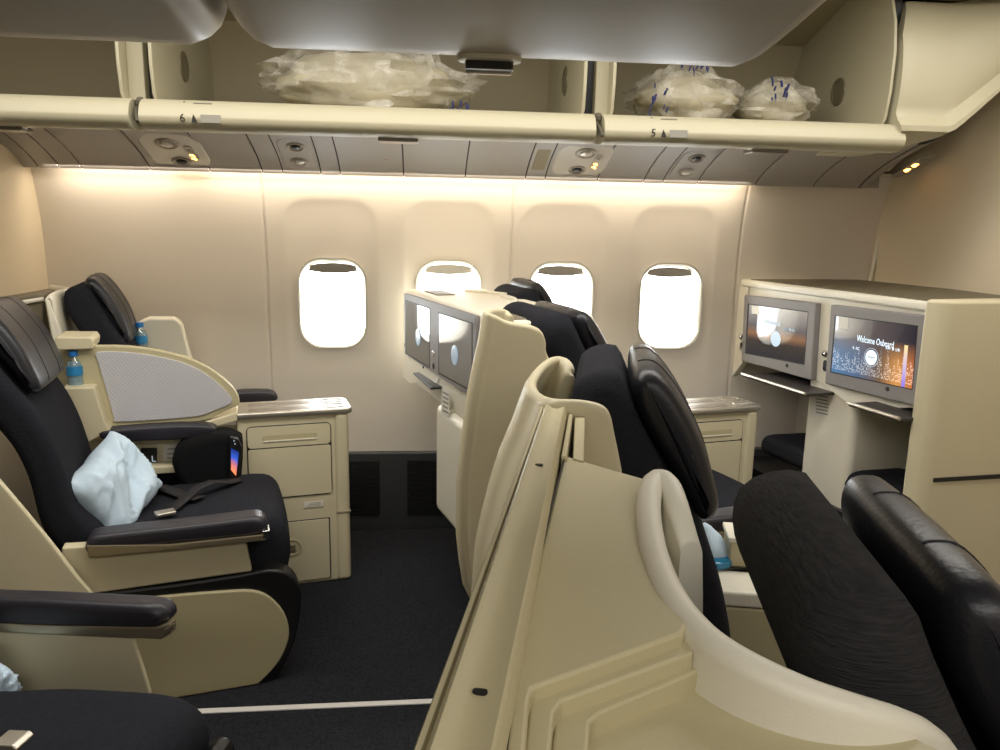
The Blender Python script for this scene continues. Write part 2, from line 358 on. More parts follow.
def text(name, s, org, ex, ey, size, m, parent, align='CENTER', sx=1.0):
    """lettering with its baseline at org, running along ex, up along ey"""
    c = bpy.data.curves.new(name, 'FONT'); c.body = s; c.size = size; c.extrude = 0.0003; c.align_x = align; c.resolution_u = 2
    tmp = bpy.data.objects.new('t', c); COL.objects.link(tmp); tmp.scale = (sx, 1, 1)
    me = bpy.data.meshes.new_from_object(tmp.evaluated_get(bpy.context.evaluated_depsgraph_get()))
    for v in me.vertices: v.co.x *= sx
    bpy.data.objects.remove(tmp); bpy.data.curves.remove(c); me.name = name; me.materials.clear(); me.materials.append(m)
    o = bpy.data.objects.new(name, me); COL.objects.link(o)
    ex = Vector(ex).normalized(); ey = Vector(ey); ez = ex.cross(ey).normalized(); ey = ez.cross(ex)
    Mw = Matrix(((ex.x, ey.x, ez.x, org[0]), (ex.y, ey.y, ez.y, org[1]), (ex.z, ey.z, ez.z, org[2]), (0, 0, 0, 1)))
    o.parent = parent; o.matrix_local = RM[parent.name].inverted() @ Mw; return o
def copy_tree(o, parent=None):
    c = o.copy(); COL.objects.link(c); c.parent = parent
    for ch in [q for q in bpy.data.objects if q.parent == o]: copy_tree(ch, c)
    return c
# ================================================================== SETTING
XL, XR = -1.62, 2.22
bm = fbox(FX, -3.2, XR+0.1, -2.3, 3.75, -0.05, 0.0)
struct(fin_mesh('floor', bm, CARPET), 'black carpeted cabin floor', 'floor')
bm = fbox(FX, -3.2, XR+0.1, -2.3, 3.9, 2.42, 2.46)
struct(fin_mesh('ceiling', bm, PSUM), 'pale cabin ceiling above the bins', 'ceiling')
bm = fbox(FX, -3.2, XR+0.1, -2.36, -2.3, 0, 2.42)
struct(fin_mesh('wall_near', bm, WALLM), 'sidewall on the near side of the cabin', 'wall')
bm = fbox(FX, -3.25, -3.2, -2.3, 3.75, 0, 2.42)
struct(fin_mesh('wall_rear', bm, BULKM), 'partition closing the cabin at the rear', 'wall')
# left bulkhead stub that meets the sidewall
bm = fbox(FX, XL-0.05, XL, 2.55, 3.75, 0.0, 1.72, 0.004)
struct(fin_mesh('wall_left', bm, BULKM), 'cream bulkhead panel behind the rear window seats', 'wall')
# window wall as a height field with recessed window bays and holes
WINX = [-0.395+0.528*k for k in range(4)]; WINZ = 1.078
ZB, ZT = 0.375, 1.70
def wall_y(z):
    t = max(0, (z-1.25)/0.42); return 3.6 - 0.07*t*t
def sdrr(x, z, cx, cz, w, h, r):
    dx, dz = abs(x-cx)-w/2+r, abs(z-cz)-h/2+r
    return math.hypot(max(dx, 0), max(dz, 0))+min(max(dx, dz), 0)-r
BAYW, BAYZ0, BAYZ1 = 0.405, 0.56, 1.545
WW, WH, WR = 0.30, 0.405, 0.105
def wall_pt(x, z):
    y = wall_y(z)
    for cx in WINX:
        d = sdrr(x, z, cx, (BAYZ0+BAYZ1)/2, BAYW, BAYZ1-BAYZ0, 0.11)
        if d < 0:
            depth = 0.013*(1-math.exp(d/0.045))*min(1, max(0.35, (z-BAYZ0)/0.5))
            y += depth
    for jx in (-0.683, 0.419, 1.507):
        if abs(x-jx) < 0.006: y += 0.004
    return Vector((x, y, z))
bm = bmesh.new()
xs = []; x = XL
while x < XR+0.3: xs.append(x); x += 0.0125
for jx in (-0.683, 0.419, 1.507): xs += [jx-0.0065, jx-0.004, jx+0.004, jx+0.0065]
xs = sorted(set(round(v, 5) for v in xs)); zs = [ZB+(ZT-ZB)*i/106 for i in range(107)]
grid = {}
def inwin(x, z): return any(sdrr(x, z, cx, WINZ, WW, WH, WR) < -0.004 for cx in WINX)
for i, x in enumerate(xs):
    for j, z in enumerate(zs): grid[i, j] = None
def gv(i, j):
    if grid[i, j] is None: grid[i, j] = bm.verts.new(wall_pt(xs[i], zs[j]))
    return grid[i, j]
for i in range(len(xs)-1):
    for j in range(len(zs)-1):
        cx, cz = (xs[i]+xs[i+1])/2, (zs[j]+zs[j+1])/2
        if inwin(cx, cz): continue
        bm.faces.new((gv(i, j), gv(i+1, j), gv(i+1, j+1), gv(i, j+1)))
struct(fin_mesh('wall_window_side', bm, WALLM, smooth=70), 'cream cabin sidewall with four recessed window bays', 'wall')
# outer skin of the fuselage behind the sidewall (keeps daylight to the window openings)
def skin_bm():
    bm = bmesh.new(); y0 = 3.70
    for (x0, x1, z0, z1) in [(-3.2, XR+0.4, 0, WINZ-WH/2), (-3.2, XR+0.4, WINZ+WH/2, 2.42)]:
        bm2 = fbox(FX, x0, x1, y0, y0+0.03, z0, z1); me = bpy.data.meshes.new('t'); bm2.to_mesh(me); bm2.free(); bm.from_mesh(me); bpy.data.meshes.remove(me)
    e = [-3.2]+[v for cx in WINX for v in (cx-WW/2, cx+WW/2)]+[XR+0.4]
    for a, b in zip(e[::2], e[1::2]):
        bm2 = fbox(FX, a, b, y0, y0+0.03, WINZ-WH/2, WINZ+WH/2); me = bpy.data.meshes.new('t'); bm2.to_mesh(me); bm2.free(); bm.from_mesh(me); bpy.data.meshes.remove(me)
    return bm
struct(fin_mesh('wall_outer_skin', skin_bm(), PSUM), 'outer fuselage skin around the windows', 'wall')
for k, cx in enumerate(WINX):
    yw = 3.6+0.009
    bm = bmesh.new(); prev = None
    prof = [(0.003, yw-0.004), (-0.003, yw-0.005), (-0.009, yw+0.004), (-0.020, yw+0.06), (-0.026, yw+0.11)]
    for off, y in prof:
        rr = [bm.verts.new((px, y, pz)) for px, pz in rrect(cx, WINZ, WW+2*off, WH+2*off, max(WR+off, 0.03), 8)]
        if prev:
            n = len(rr)
            for i in range(n): bm.faces.new((prev[i], prev[(i+1) % n], rr[(i+1) % n], rr[i]))
        prev = rr
    words = ['leftmost cabin window, clear of any seat', 'second cabin window from the left, half behind the grey monitor box', 'third cabin window from the left, behind the black headrests', 'rightmost cabin window, left of the two lit monitors'][k]
    fr_ = struct(fin_mesh('window_%d' % (k+1), bm, CREAM2, smooth=60), words, 'window')
    ir = rrect(cx, WINZ, WW-0.05, WH-0.05, WR-0.03, 8)
    fin_mesh('pane', prism([Vector((a, yw+0.09, b)) for a, b in ir], [Vector((a, yw+0.094, b)) for a, b in ir]), PANE, fr_)
    # thin dark gasket line around the reveal
    fin_mesh('gasket', ring_bm(rrect(cx, WINZ, WW+0.008, WH+0.008, WR, 8), rrect(cx, WINZ, WW+0.004, WH+0.004, WR-0.001, 8), lambda a, b: Vector((a, yw-0.011, b)), lambda a, b: Vector((a, yw-0.002, b))), mat('gasket_grey', srgb(178, 172, 162), 0.7), fr_)
    z1 = WINZ+WH/2-0.022
    sh = [(cx-0.10, z1-0.012), (cx-0.075, z1-0.002), (cx, z1+0.004), (cx+0.075, z1-0.002), (cx+0.10, z1-0.012), (cx+0.113, z1-0.034), (cx+0.05, z1-0.042), (cx, z1-0.044), (cx-0.05, z1-0.042), (cx-0.113, z1-0.034)]
    fin_mesh('window_shade', prism([Vector((a, yw+0.03, b)) for a, b in sh], [Vector((a, yw+0.042, b)) for a, b in sh]), mat('shade_grey', srgb(168, 160, 150), 0.6), fr_)
# dado / kick panel with return-air grilles
bm = fbox(FX, XL, XR+0.3, 3.56, 3.68, 0.0, 0.378, 0.003)
dd = struct(fin_mesh('baseboard_window_side', bm, DKGREY), 'dark grey kick panel with air grilles under the windows', 'baseboard')
for k, (x0, x1) in enumerate([(-0.35, -0.19), (-0.06, 0.12), (0.22, 0.40), (0.75, 0.93), (1.28, 1.46), (1.60, 1.80)]):
    bms = []
    for i in range(22):
        z = 0.075+i*0.0125
        bms.append(fbox(FX, x0, x1, 3.550, 3.558, z, z+0.006))
    g = fin_mesh('air_grille', merge(*bms), GRILLE, dd)
# front bulkhead
RBX = [(2.14, 3.72), (2.175, 3.60), (2.20, 3.45), (2.22, 3.2), (2.225, 2.0), (2.225, -2.3), (2.29, -2.3), (2.29, 3.72)]
bm = zprism(FX, RBX, 0.0, 2.42)
struct(fin_mesh('wall_front', bm, BULKM, smooth=50), 'cream curved front bulkhead beside the lit monitors', 'wall')
# corner trim of front bulkhead
bm = tube([atY(x, y, 3.57) for x, y in ((889, 190), (880, 235), (869, 285))], 0.008)
struct(fin_mesh('trim_1', bm, CREAM2), 'thin cream edging between sidewall and front bulkhead', 'trim')
# floor path strip
a, b = atZ(150, 714, 0), atZ(450, 701, 0); d = Vector((b.x-a.x, b.y-a.y, 0)).normalized(); n = Vector((-d.y, d.x, 0))*0.011
bm = prism([a-n, b-n, b+n, a+n], [p+Vector((0, 0, 0.004)) for p in (a-n, b-n, b+n, a+n)], 0.001)
tag(fin_mesh('floor_light_strip', bm, FLOORSTRIP), 'thin pale path strip along the black carpet', 'floor strip')
# cove lamp
bm = fbox(FX, -1.46, 1.5, 3.487, 3.508, 1.664, 1.682, 0.003)
tag(fin_mesh('cove_light', bm, COVE), 'warm white light strip glowing along the top of the window wall', 'light')
# ------------------------------------------------------------------ passenger service channel
PSX = [-1.9, -1.72, -1.561, -1.478, -1.39, -1.117, -0.876, -0.661, -0.577, -0.418, -0.337, -0.069, 0.197, 0.46, 0.547, 0.78, 0.99, 1.077, 1.237, 1.506, 1.781, 2.0]
PSP = [(3.06, 1.795), (3.14, 1.776), (3.22, 1.753), (3.30, 1.728), (3.38, 1.698), (3.44, 1.668), (3.48, 1.642)]
def psp(t):
    t *= len(PSP)-1; i = min(int(t), len(PSP)-2); u = t-i
    return (PSP[i][0]*(1-u)+PSP[i+1][0]*u, PSP[i][1]*(1-u)+PSP[i+1][1]*u)
svc = root('service_channel', 'pale ceiling channel of service panels above the window wall', 'service channel', (0, 3.0, 1.70)); svc['kind'] = 'structure'
bm = bmesh.new()
ra = [bm.verts.new((-1.95, y, z+0.006)) for y, z in PSP]; rb = [bm.verts.new((2.0, y, z+0.006)) for y, z in PSP]
for i in range(len(PSP)-1): bm.faces.new((ra[i], rb[i], rb[i+1], ra[i+1]))
fin_mesh('channel_backing', bm, LINE, svc)
for x0, x1 in zip(PSX, PSX[1:]):
    g = 0.0032
    A = [Vector((x0+g, y, z)) for y, z in PSP]+[Vector((x0+g, y, z+0.005)) for y, z in PSP[::-1]]
    B = [Vector((x1-g, y, z)) for y, z in PSP]+[Vector((x1-g, y, z+0.005)) for y, z in PSP[::-1]]
    fin_mesh('service_panel', prism(A, B), PSUM, svc)
# inner lip that closes the channel against the wall
fin_mesh('channel_lip', fbox(FX, -1.62, 2.1, 3.48, 3.486, 1.645, 1.70), PSUM, svc)
fin_mesh('cove_back', fbox(FX, -1.95, 2.2, 3.487, 3.6, 1.70, 1.71), CREAM2, svc)
# end panel with the lit sign, curving into the bulkhead
bm = bmesh.new(); rows = []
NE = 8
for i in range(NE+1):
    u = i/NE; y, z = psp(u)
    xe = 2.14 - 0.02*u
    x0 = 2.004; row = []
    for j in range(7):
        v = j/6; row.append(bm.verts.new((x0+(xe-x0)*v, y, z+0.09*v**2)))
    rows.append(row)
for a, b in zip(rows, rows[1:]):
    for j in range(6): bm.faces.new((a[j], a[j+1], b[j+1], b[j]))
ep = fin_mesh('end_panel', bm, PSUM, svc, solid=0.006)
bm = tube([Vector((2.15-0.02*i/8, psp(i/8)[0], psp(i/8)[1]+0.09)) for i in range(9)], 0.017)
fin_mesh('end_trim', bm, CREAM2, svc)
def psframe(px, py):
    """point on the channel surface under a pixel, with its tangent axes"""
    best = None
    for i in range(200):
        y, z = psp(i/199); p = atY(px, py, y); e = abs(p.z-z)
        if best is None or e < best[0]: best = (e, p.x, y, z, i/199)
    _, x, y, z, t = best; a = psp(min(t+0.05, 1)); b = psp(max(t-0.05, 0))
    ty = Vector((0, a[0]-b[0], a[1]-b[1])).normalized(); nn = Vector((1, 0, 0)).cross(ty).normalized()
    if nn.z > 0: nn = -nn
    return Vector((x, y, z)), Vector((1, 0, 0)), ty, nn
def oval_unit(px, py, w, h, label, lamps, sign=None, skew=0.0):
    c, ex, ey, n = psframe(px, py)
    r = root('reading_lamp_unit', label, 'reading light', c, 0, 'service units over the window seats')
    P = lambda a, b, d: c+ex*(a+skew*b)+ey*b+n*d
    pl = rrect(0, 0, w, h, min(w, h)*0.45, 6)
    fin_mesh('recess_plate', prism([P(a, b, 0.001) for a, b in pl], [P(a*0.93, b*0.95, 0.007) for a, b in pl], 0.0015), LENS if sign else PSUM, r)
    for q, (a, b, rr) in enumerate(lamps):
        o = fin_mesh('lamp_socket', lathe(P(a, b, 0.006), [(rr, 0), (rr*1.02, 0.004), (rr*0.86, 0.007), (rr*0.7, 0.002)], 20, n), BEZEL if False else mat('lamp_grey', srgb(168, 160, 148), 0.4), r)
        fin_mesh('lamp_lens', lathe(P(a, b, 0.008), [(rr*0.55, 0), (rr*0.5, 0.006), (rr*0.25, 0.010)], 16, n), BLACKP if q == 0 else LENS, o)
    if sign:
        a, b = sign
        o = fin_mesh('sign_window', prism([P(a+u, b+v, 0.008) for u, v in rrect(0, 0, 0.034, 0.13, 0.012, 4)], [P(a+u, b+v, 0.010) for u, v in rrect(0, 0, 0.034, 0.13, 0.012, 4)]), mat('sign_lens', srgb(176, 168, 156), 0.3), r)
        for v in (0.012, 0.042):
            fin_mesh('lit_symbol', merge(prism([P(a+u, b+v+w_, 0.010) for u, w_ in rrect(-0.003, 0, 0.016, 0.011, 0.004, 3)], [P(a+u, b+v+w_, 0.0115) for u, w_ in rrect(-0.003, 0, 0.016, 0.011, 0.004, 3)]),
                                          prism([P(a+u, b+v+w_, 0.010) for u, w_ in rrect(0.004, 0.010, 0.009, 0.010, 0.003, 3)], [P(a+u, b+v+w_, 0.0115) for u, w_ in rrect(0.004, 0.010, 0.009, 0.010, 0.003, 3)])), SIGN, o)
        fin_mesh('unlit_symbol', prism([P(a+u, b-0.035+w_, 0.010) for u, w_ in rrect(0, 0, 0.014, 0.016, 0.003, 3)], [P(a+u, b-0.035+w_, 0.011) for u, w_ in rrect(0, 0, 0.014, 0.016, 0.003, 3)]), PRINTG, o)
    return r
oval_unit(176, 151, 0.235, 0.36, 'large oval lamp unit with a lit orange sign, left above the window wall', [(0.0, 0.08, 0.040), (-0.01, -0.08, 0.045)], (0.06, 0.0))
oval_unit(297, 153, 0.135, 0.30, 'oval pair of reading lamps without sign, above the leftmost window', [(0.005, -0.07, 0.036), (0.0, 0.065, 0.036)])
oval_unit(582, 160, 0.235, 0.36, 'large oval lamp unit with a lit orange sign, above the third window', [(-0.005, 0.08, 0.040), (0.0, -0.08, 0.045)], (0.062, 0.0))
oval_unit(691, 164, 0.135, 0.30, 'oval pair of reading lamps without sign, above the rightmost window', [(0.0, -0.07, 0.036), (0.0, 0.065, 0.036)])
c, ex, ey, n = psframe(541, 160)
pl = rrect(0, 0, 0.055, 0.24, 0.02, 4)
tag(fin_mesh('speaker_grille', prism([c+ex*a+ey*b for a, b in pl], [c+ex*a+ey*b+n*0.004 for a, b in pl], 0.001), SOFTL), 'small tall speaker grille between the service panels, left of a lit lamp unit', 'speaker grille')
# lit sign at the end panel
c, ex, ey, n = psframe(912, 163); c = c+n*0.012
r = root('seat_belt_sign', 'glowing orange sign on the curved end panel at the far right', 'sign', c)
pl = rrect(0, 0, 0.05, 0.25, 0.02, 4)
o = fin_mesh('sign_window', prism([c+ex*a+ey*b for a, b in pl], [c+ex*a+ey*b+n*0.004 for a, b in pl], 0.001), PSUM, r)
for v in (-0.02, 0.035):
    pl = rrect(0, v, 0.022, 0.026, 0.005, 3); pl2 = rrect(0.008, v+0.016, 0.014, 0.014, 0.004, 3)
    fin_mesh('lit_symbol', merge(prism([c+ex*a+ey*b+n*0.004 for a, b in pl], [c+ex*a+ey*b+n*0.006 for a, b in pl]), prism([c+ex*a+ey*b+n*0.004 for a, b in pl2], [c+ex*a+ey*b+n*0.006 for a, b in pl2])), SIGN, o)
pl = rrect(-0.004, -0.08, 0.024, 0.03, 0.004, 3)
fin_mesh('unlit_symbol', prism([c+ex*a+ey*b+n*0.004 for a, b in pl], [c+ex*a+ey*b+n*0.005 for a, b in pl]), PRINTG, o)
# small marks on service panels
for px, py, l in ((386, 159, 'left of centre'), (751, 170, 'right of the rightmost window')):
    c, ex, ey, n = psframe(px, py); bms = [fbox(Frame(c.x, c.y, 35), -0.014, 0.014, -0.003, 0.003, c.z-0.0016, c.z-0.0010), fbox(Frame(c.x, c.y, -35), -0.016, 0.016, -0.002, 0.002, c.z-0.0018, c.z-0.0012)]
    b = merge(*bms); o = fin_mesh('printed_mark', b, mat('printed_red', srgb(140, 84, 74), 0.7), svc)
# ------------------------------------------------------------------ outboard bins (open)
LIPY, LIPZ = 2.65, 1.75
def bin_open(x0, x1, label, latchx=None, seat=None, seatx=None, discs=(True, True), endcurve=False):
    r = root('overhead_bin', label, 'overhead bin', ((x0+x1)/2, 3.0, 1.76), 0, 'open overhead bins over the window seats')
    # rounded sill lip
    lip = [(2.60, 1.765), (2.598, 1.752), (2.606, 1.735), (2.63, 1.722), (2.68, 1.720), (2.78, 1.735), (2.86, 1.765), (2.80, 1.790), (2.68, 1.812), (2.645, 1.812), (2.615, 1.795)]
    lc = catmull(lip, 3)
    sill = fin_mesh('sill', prism([Vector((x0-0.035, y, z)) for y, z in lc], [Vector((x1+0.035 if not endcurve else x1+0.05, y, z)) for y, z in lc], 0.004, 2, 60), BINM, r)
    fin_mesh('bin_floor', fbox(FX, x0, x1, 2.70, 3.42, 1.797, 1.812), BINLIN, r)
    back = [(3.36, 1.80), (3.385, 1.9), (3.37, 2.08), (3.30, 2.20), (2.95, 2.30), (2.60, 2.35)]
    A = [Vector((x0, y, z)) for y, z in back]+[Vector((x0, y+0.01, z+0.02)) for y, z in back[::-1]]
    B = [Vector((x1, y, z)) for y, z in back]+[Vector((x1, y+0.01, z+0.02)) for y, z in back[::-1]]
    fin_mesh('back_panel', prism(A, B), BINLIN, r)
    end = [(2.70, 1.78), (2.655, 1.83), (2.640, 1.92), (2.638, 2.05), (2.655, 2.15), (2.70, 2.26), (2.75, 2.36), (3.30, 2.36), (3.40, 2.2), (3.42, 1.77)]
    for k, x in enumerate((x0, x1)):
        s = 1 if k == 0 else -1
        e = fin_mesh('end_panel', prism([Vector((x-s*0.006, y, z)) for y, z in end], [Vector((x+s*0.006, y, z)) for y, z in end], 0.004, 2, 50), BINM, r)
        if discs[k]:
            fin_mesh('hinge_disc', lathe((x+s*0.006, 2.98, 1.97), [(0.052, 0), (0.050, 0.004), (0.040, 0.006), (0.036, 0.003)], 24, (s, 0, 0)), mat('hinge_olive', srgb(120, 112, 88), 0.35, metal=0.2), e)
    if latchx is not None:
        o = fin_mesh('latch', fbox(FX, latchx-0.065, latchx+0.065, 2.66, 2.74, 1.708, 1.722, 0.004), mat('latch_grey', srgb(120, 114, 106), 0.3, metal=0.6), r)
        fin_mesh('latch_rim', fbox(FX, latchx-0.068, latchx+0.068, 2.67, 2.70, 1.716, 1.726, 0.003), CREAM2, o)
    for q in range(3):
        xx = x0+(x1-x0)*(0.2+0.3*q)
        fin_mesh('bumper_stud', lathe((xx, 2.625, 1.800), [(0.004, 0), (0.004, 0.002)], 10, (0, -0.8, 0.6)), SOFTL, sill)
    if seat:
        text('row_number', seat, (seatx, 2.599, 1.742), (1, 0, 0), (0, -0.25, 1), 0.036, PRINT, sill)
        fin_mesh('seat_symbol', merge(prism([Vector((seatx+0.035+a, 2.5985, 1.753+b)) for a, b in ((-0.008, -0.012), (0.010, -0.012), (0.004, 0.002), (-0.002, 0.012), (-0.005, 0.002))], [Vector((seatx+0.035+a, 2.5965, 1.753+b)) for a, b in ((-0.008, -0.012), (0.010, -0.012), (0.004, 0.002), (-0.002, 0.012), (-0.005, 0.002))])), PRINT, sill)
        fin_mesh('sign_plate', fbox(FX, seatx+0.055, seatx+0.115, 2.5955, 2.5985, 1.741, 1.765), PRINTG, sill)
        text('small_row_number', seat, (seatx+0.0, 2.622, 1.800), (1, 0, 0), (0, 0.7, 0.7), 0.016, PRINT, sill)
        fin_mesh('small_sign_plate', fbox(FX, seatx+0.03, seatx+0.085, 2.618, 2.626, 1.8005, 1.803), PRINTG, sill)
    return r
bin_open(-2.35, -0.925, 'open overhead bin at the far left, empty, beside the dark gap', -1.30, discs=(False, True))
bin_open(-0.828, 0.540, 'middle open overhead bin, longest one, marked 6 on its sill', -0.07, '6', -0.73)
bin_open(0.637, 1.60, 'right open overhead bin, marked 5 on its sill, beside the front fairing', 1.20, '5', 0.765, endcurve=True)
# hinge fittings hanging in the gaps between the bins
for x, l in ((-0.872, 'small dark hinge fitting in the gap between left and middle bins'), (0.592, 'small dark hinge fitting in the gap between middle and right bins')):
    bm = merge(tube([(x, 2.68, 1.80), (x-0.008, 2.645, 1.785), (x-0.002, 2.62, 1.765), (x+0.006, 2.605, 1.74)], 0.006), lathe((x, 2.66, 1.795), [(0.014, 0), (0.016, 0.012), (0.008, 0.024)], 12))
    tag(fin_mesh('hinge_fitting', bm, mat('hinge_dark', srgb(90, 84, 70), 0.5)), l, 'hinge')
    sg = 1 if x < 0 else -1
    tag(fin_mesh('divider_panel', fbox(FX, *sorted((x-sg*0.048, x+sg*0.004)), 2.70, 2.76, 1.80, 2.35, 0.004), BINM), 'narrow cream divider panel in the gap ' + ('between the left and middle bins' if x < 0 else 'between the middle and right bins'), 'panel')
    bm = fbox(FX, *sorted((x+sg*0.005, x+sg*0.036)), 2.74, 2.76, 1.78, 2.3)  # black strip stands in for the shade between the bins
    tag(fin_mesh('gap_shade', bm, BLACKP), 'black strip standing in for the shade in the gap ' + ('between the left and middle bins' if x < 0 else 'between the middle and right bins'), 'gap shade')
# bagged blankets in the bins
def bag(cx, cy, sx, sy, sz, seed, label, marks, lumps=6, tail=None):
    r = root('blanket_bag', label, 'bag', (cx, cy, 1.812), 0, 'clear bags of blankets in the open bins')
    def blob(scale, amp, fr, N=48, M=24):
        bm = bmesh.new(); rings = []
        for j in range(M+1):
            th = math.pi*j/M; ring = []
            for i in range(N):
                ph = 2*math.pi*i/N; st, ct = math.sin(th), math.cos(th)
                ex = lambda v, e: math.copysign(abs(v)**e, v)
                p = Vector((ex(math.cos(ph), 0.8)*st, ex(math.sin(ph), 0.8)*st, ex(ct, 0.75)))
                q = Vector((p.x*sx*scale, p.y*sy*scale, p.z*sz*scale))
                nn = mnoise.fractal(Vector((q.x*fr*0.55, q.y*fr, q.z*fr*2.4))+Vector((seed, seed*2, 0)), 0.8, 2.1, 4)
                ridge = 1-abs(mnoise.noise(Vector((q.x*fr*0.9+q.z*fr, q.y*fr, q.z*fr*1.6))+Vector((seed, 0, 5)))*2)
                q = q*(1+amp*nn+amp*0.5*ridge-amp*0.3)
                edge = max(0, 1-(abs(p.x))**2.2)
                q.z = q.z*(0.45+0.55*edge)
                ring.append(bm.verts.new((cx+q.x, cy+q.y, max(1.812, 1.812+sz*scale*0.9+q.z))))
            rings.append(ring)
        for a, b in zip(rings, rings[1:]):
            for i in range(N): bm.faces.new((a[i], a[(i+1) % N], b[(i+1) % N], b[i]))
        bmesh.ops.remove_doubles(bm, verts=bm.verts[:], dist=0.0004); return bm
    fin_mesh('blanket', blob(0.90, 0.14, 8), BLANKET, r, smooth=180)
    fin_mesh('plastic_wrap', blob(1.0, 0.22, 13), FILM, r, smooth=50)
    rnd = random.Random(seed); bms = []
    for (mx, mz, w, h) in marks:
        for i in range(9):
            a = mx+rnd.uniform(-w, w); b = mz+rnd.uniform(-h, h); L = rnd.uniform(0.012, 0.034); t = rnd.uniform(-0.4, 0.5); yy = cy-sy*0.98-rnd.random()*0.004
            bms.append(tube([(a, yy, b), (a+L*t*0.4, yy-0.002, b+L*0.5), (a+L*t, yy, b+L)], rnd.uniform(0.002, 0.0048), 5))
    if bms: fin_mesh('navy_print', merge(*bms), PRINTB, r)['kind'] = 'stuff'
    return r
bag(-0.17, 2.93, 0.37, 0.19, 0.125, 3.3, 'long clear bag of cream blankets in the middle bin', [(0.13, 1.815, 0.03, 0.02)])
bag(0.965, 2.92, 0.20, 0.16, 0.115, 8.1, 'clear bag of blankets with navy print, left one in the right bin', [(0.82, 1.87, 0.035, 0.06), (0.95, 1.98, 0.05, 0.02)])
bag(1.31, 2.95, 0.155, 0.15, 0.095, 5.7, 'clear bag of blankets with navy print, right one in the right bin', [(1.27, 1.92, 0.035, 0.04)])
# small square label on the wall under the bins
# front fairing: closed curved panel right of the last bin
bm = bmesh.new(); rows = []
for i in range(11):
    u = i/10
    z = 1.775+(2.22-1.775)*u
    yf = 2.60-0.05*math.sin(u*1.4); xl = 1.655+0.012*math.sin(u*math.pi)+0.03*u**3; row = []
    for j in range(9):
        v = j/8; xr = 2.24
        row.append(bm.verts.new((xl+(xr-xl)*v, yf, z+0.0)))
    rows.append(row)
fairp = [(2.60, 1.775), (2.572, 1.85), (2.56, 1.95), (2.57, 2.06), (2.60, 2.14), (2.66, 2.22), (2.74, 2.24), (3.3, 2.3), (3.45, 1.8)]
bm.free()
def fair_bm():
    bm = bmesh.new(); rings = []
    for v in [k/24 for k in range(25)]:
        ring = []
        drop = 0.0
        for (y, z) in catmull(fairp, 4):
            xl = 1.60+0.035*max(0, (1.85-z)/0.075)+0.06*max(0, (z-2.0)/0.2)**1.5 if z < 2.25 else 1.665
            xl = max(xl, 1.622); x = xl+(2.13-xl)*v
            rise = 0.50*max(0, v-0.35)**1.08
            zz = z+rise*(1-(z-1.775)/0.55)
            ring.append(bm.verts.new((x, y+0.055+(0.006 if v == 0 else 0), zz)))
        rings.append(ring)
    n = len(rings[0])
    for a, b in zip(rings, rings[1:]):
        for i in range(n): bm.faces.new((a[i], a[(i+1) % n], b[(i+1) % n], b[i]))
    bm.faces.new(rings[0]); bm.faces.new(rings[-1][::-1]); return bm
fr_ = root('front_fairing', 'closed curved cream fairing between the right open bin and the front bulkhead', 'fairing', (1.93, 2.8, 1.775)); 
fin_mesh('fairing_body', fair_bm(), BINM, fr_, smooth=50)
fin_mesh('top_rail', fbox(FX, 1.60, 2.22, 2.55, 2.75, 2.245, 2.27, 0.006), BINM, fr_)
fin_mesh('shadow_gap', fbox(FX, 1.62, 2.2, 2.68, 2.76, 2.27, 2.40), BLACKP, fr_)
fin_mesh('fairing_gap_shade', fbox(FX, 1.618, 1.655, 2.72, 2.74, 1.80, 2.4), BLACKP, fr_)  # black sheet put in for the shade of the gap beside the bin
# ------------------------------------------------------------------ centre bins (closed), seen from below
def centre_bin(x0, x1, label, latch):
    r = root('centre_overhead_bin', label, 'overhead bin', ((x0+x1)/2, 1.0, 1.75), 0, 'closed overhead bins above the centre seats')
    prof = [(1.50, 1.752), (1.47, 1.745), (1.40, 1.748), (1.22, 1.775), (1.02, 1.822), (0.80, 1.89), (0.60, 1.97), (0.42, 2.07), (0.30, 2.2), (0.27, 2.38), (1.62, 2.38), (1.60, 2.0), (1.56, 1.83), (1.53, 1.77)]
    pc = catmull(prof, 3)
    bm = bmesh.new(); rings = []
    for dx, ins in ((0, 0.05), (0.012, 0.028), (0.03, 0.012), (0.06, 0.0)):
        rings.append([bm.verts.new((x0+dx, y, z)) for y, z in inset2(pc, ins)])
    for dx, ins in ((0.06, 0.0), (0.03, 0.012), (0.012, 0.028), (0, 0.05)):
        rings.append([bm.verts.new((x1-dx, y, z)) for y, z in inset2(pc, ins)])
    n = len(pc)
    for a, b in zip(rings, rings[1:]):
        for i in range(n): bm.faces.new((a[i], a[(i+1) % n], b[(i+1) % n], b[i]))
    bm.faces.new(rings[0]); bm.faces.new(rings[-1][::-1])
    fin_mesh('bin_shell', bm, CBIN, r, smooth=60)
    if latch is not None:
        o = fin_mesh('latch_rim', zprism(FX, rrect(latch, 1.475, 0.115, 0.06, 0.028), 1.736, 1.746, 0.002), CREAM2, r)
        l = fin_mesh('latch', zprism(FX, rrect(latch, 1.48, 0.086, 0.032, 0.008), 1.722, 1.738, 0.002), mat('latch_dark', srgb(40, 38, 36), 0.4), r)
        fin_mesh('latch_lip', fbox(FX, latch-0.042, latch+0.042, 1.492, 1.500, 1.718, 1.742, 0.002), METAL, l)
    return r
centre_bin(-1.75, -0.335, 'closed centre overhead bin at the top left of the picture', -1.02)
centre_bin(-0.315, 0.64, 'closed centre overhead bin with the dark latch, top middle', 0.125)
# ================================================================== SEATS
def on(fr, pts, l): return [fr.fz(x, y, l) for x, y in pts]
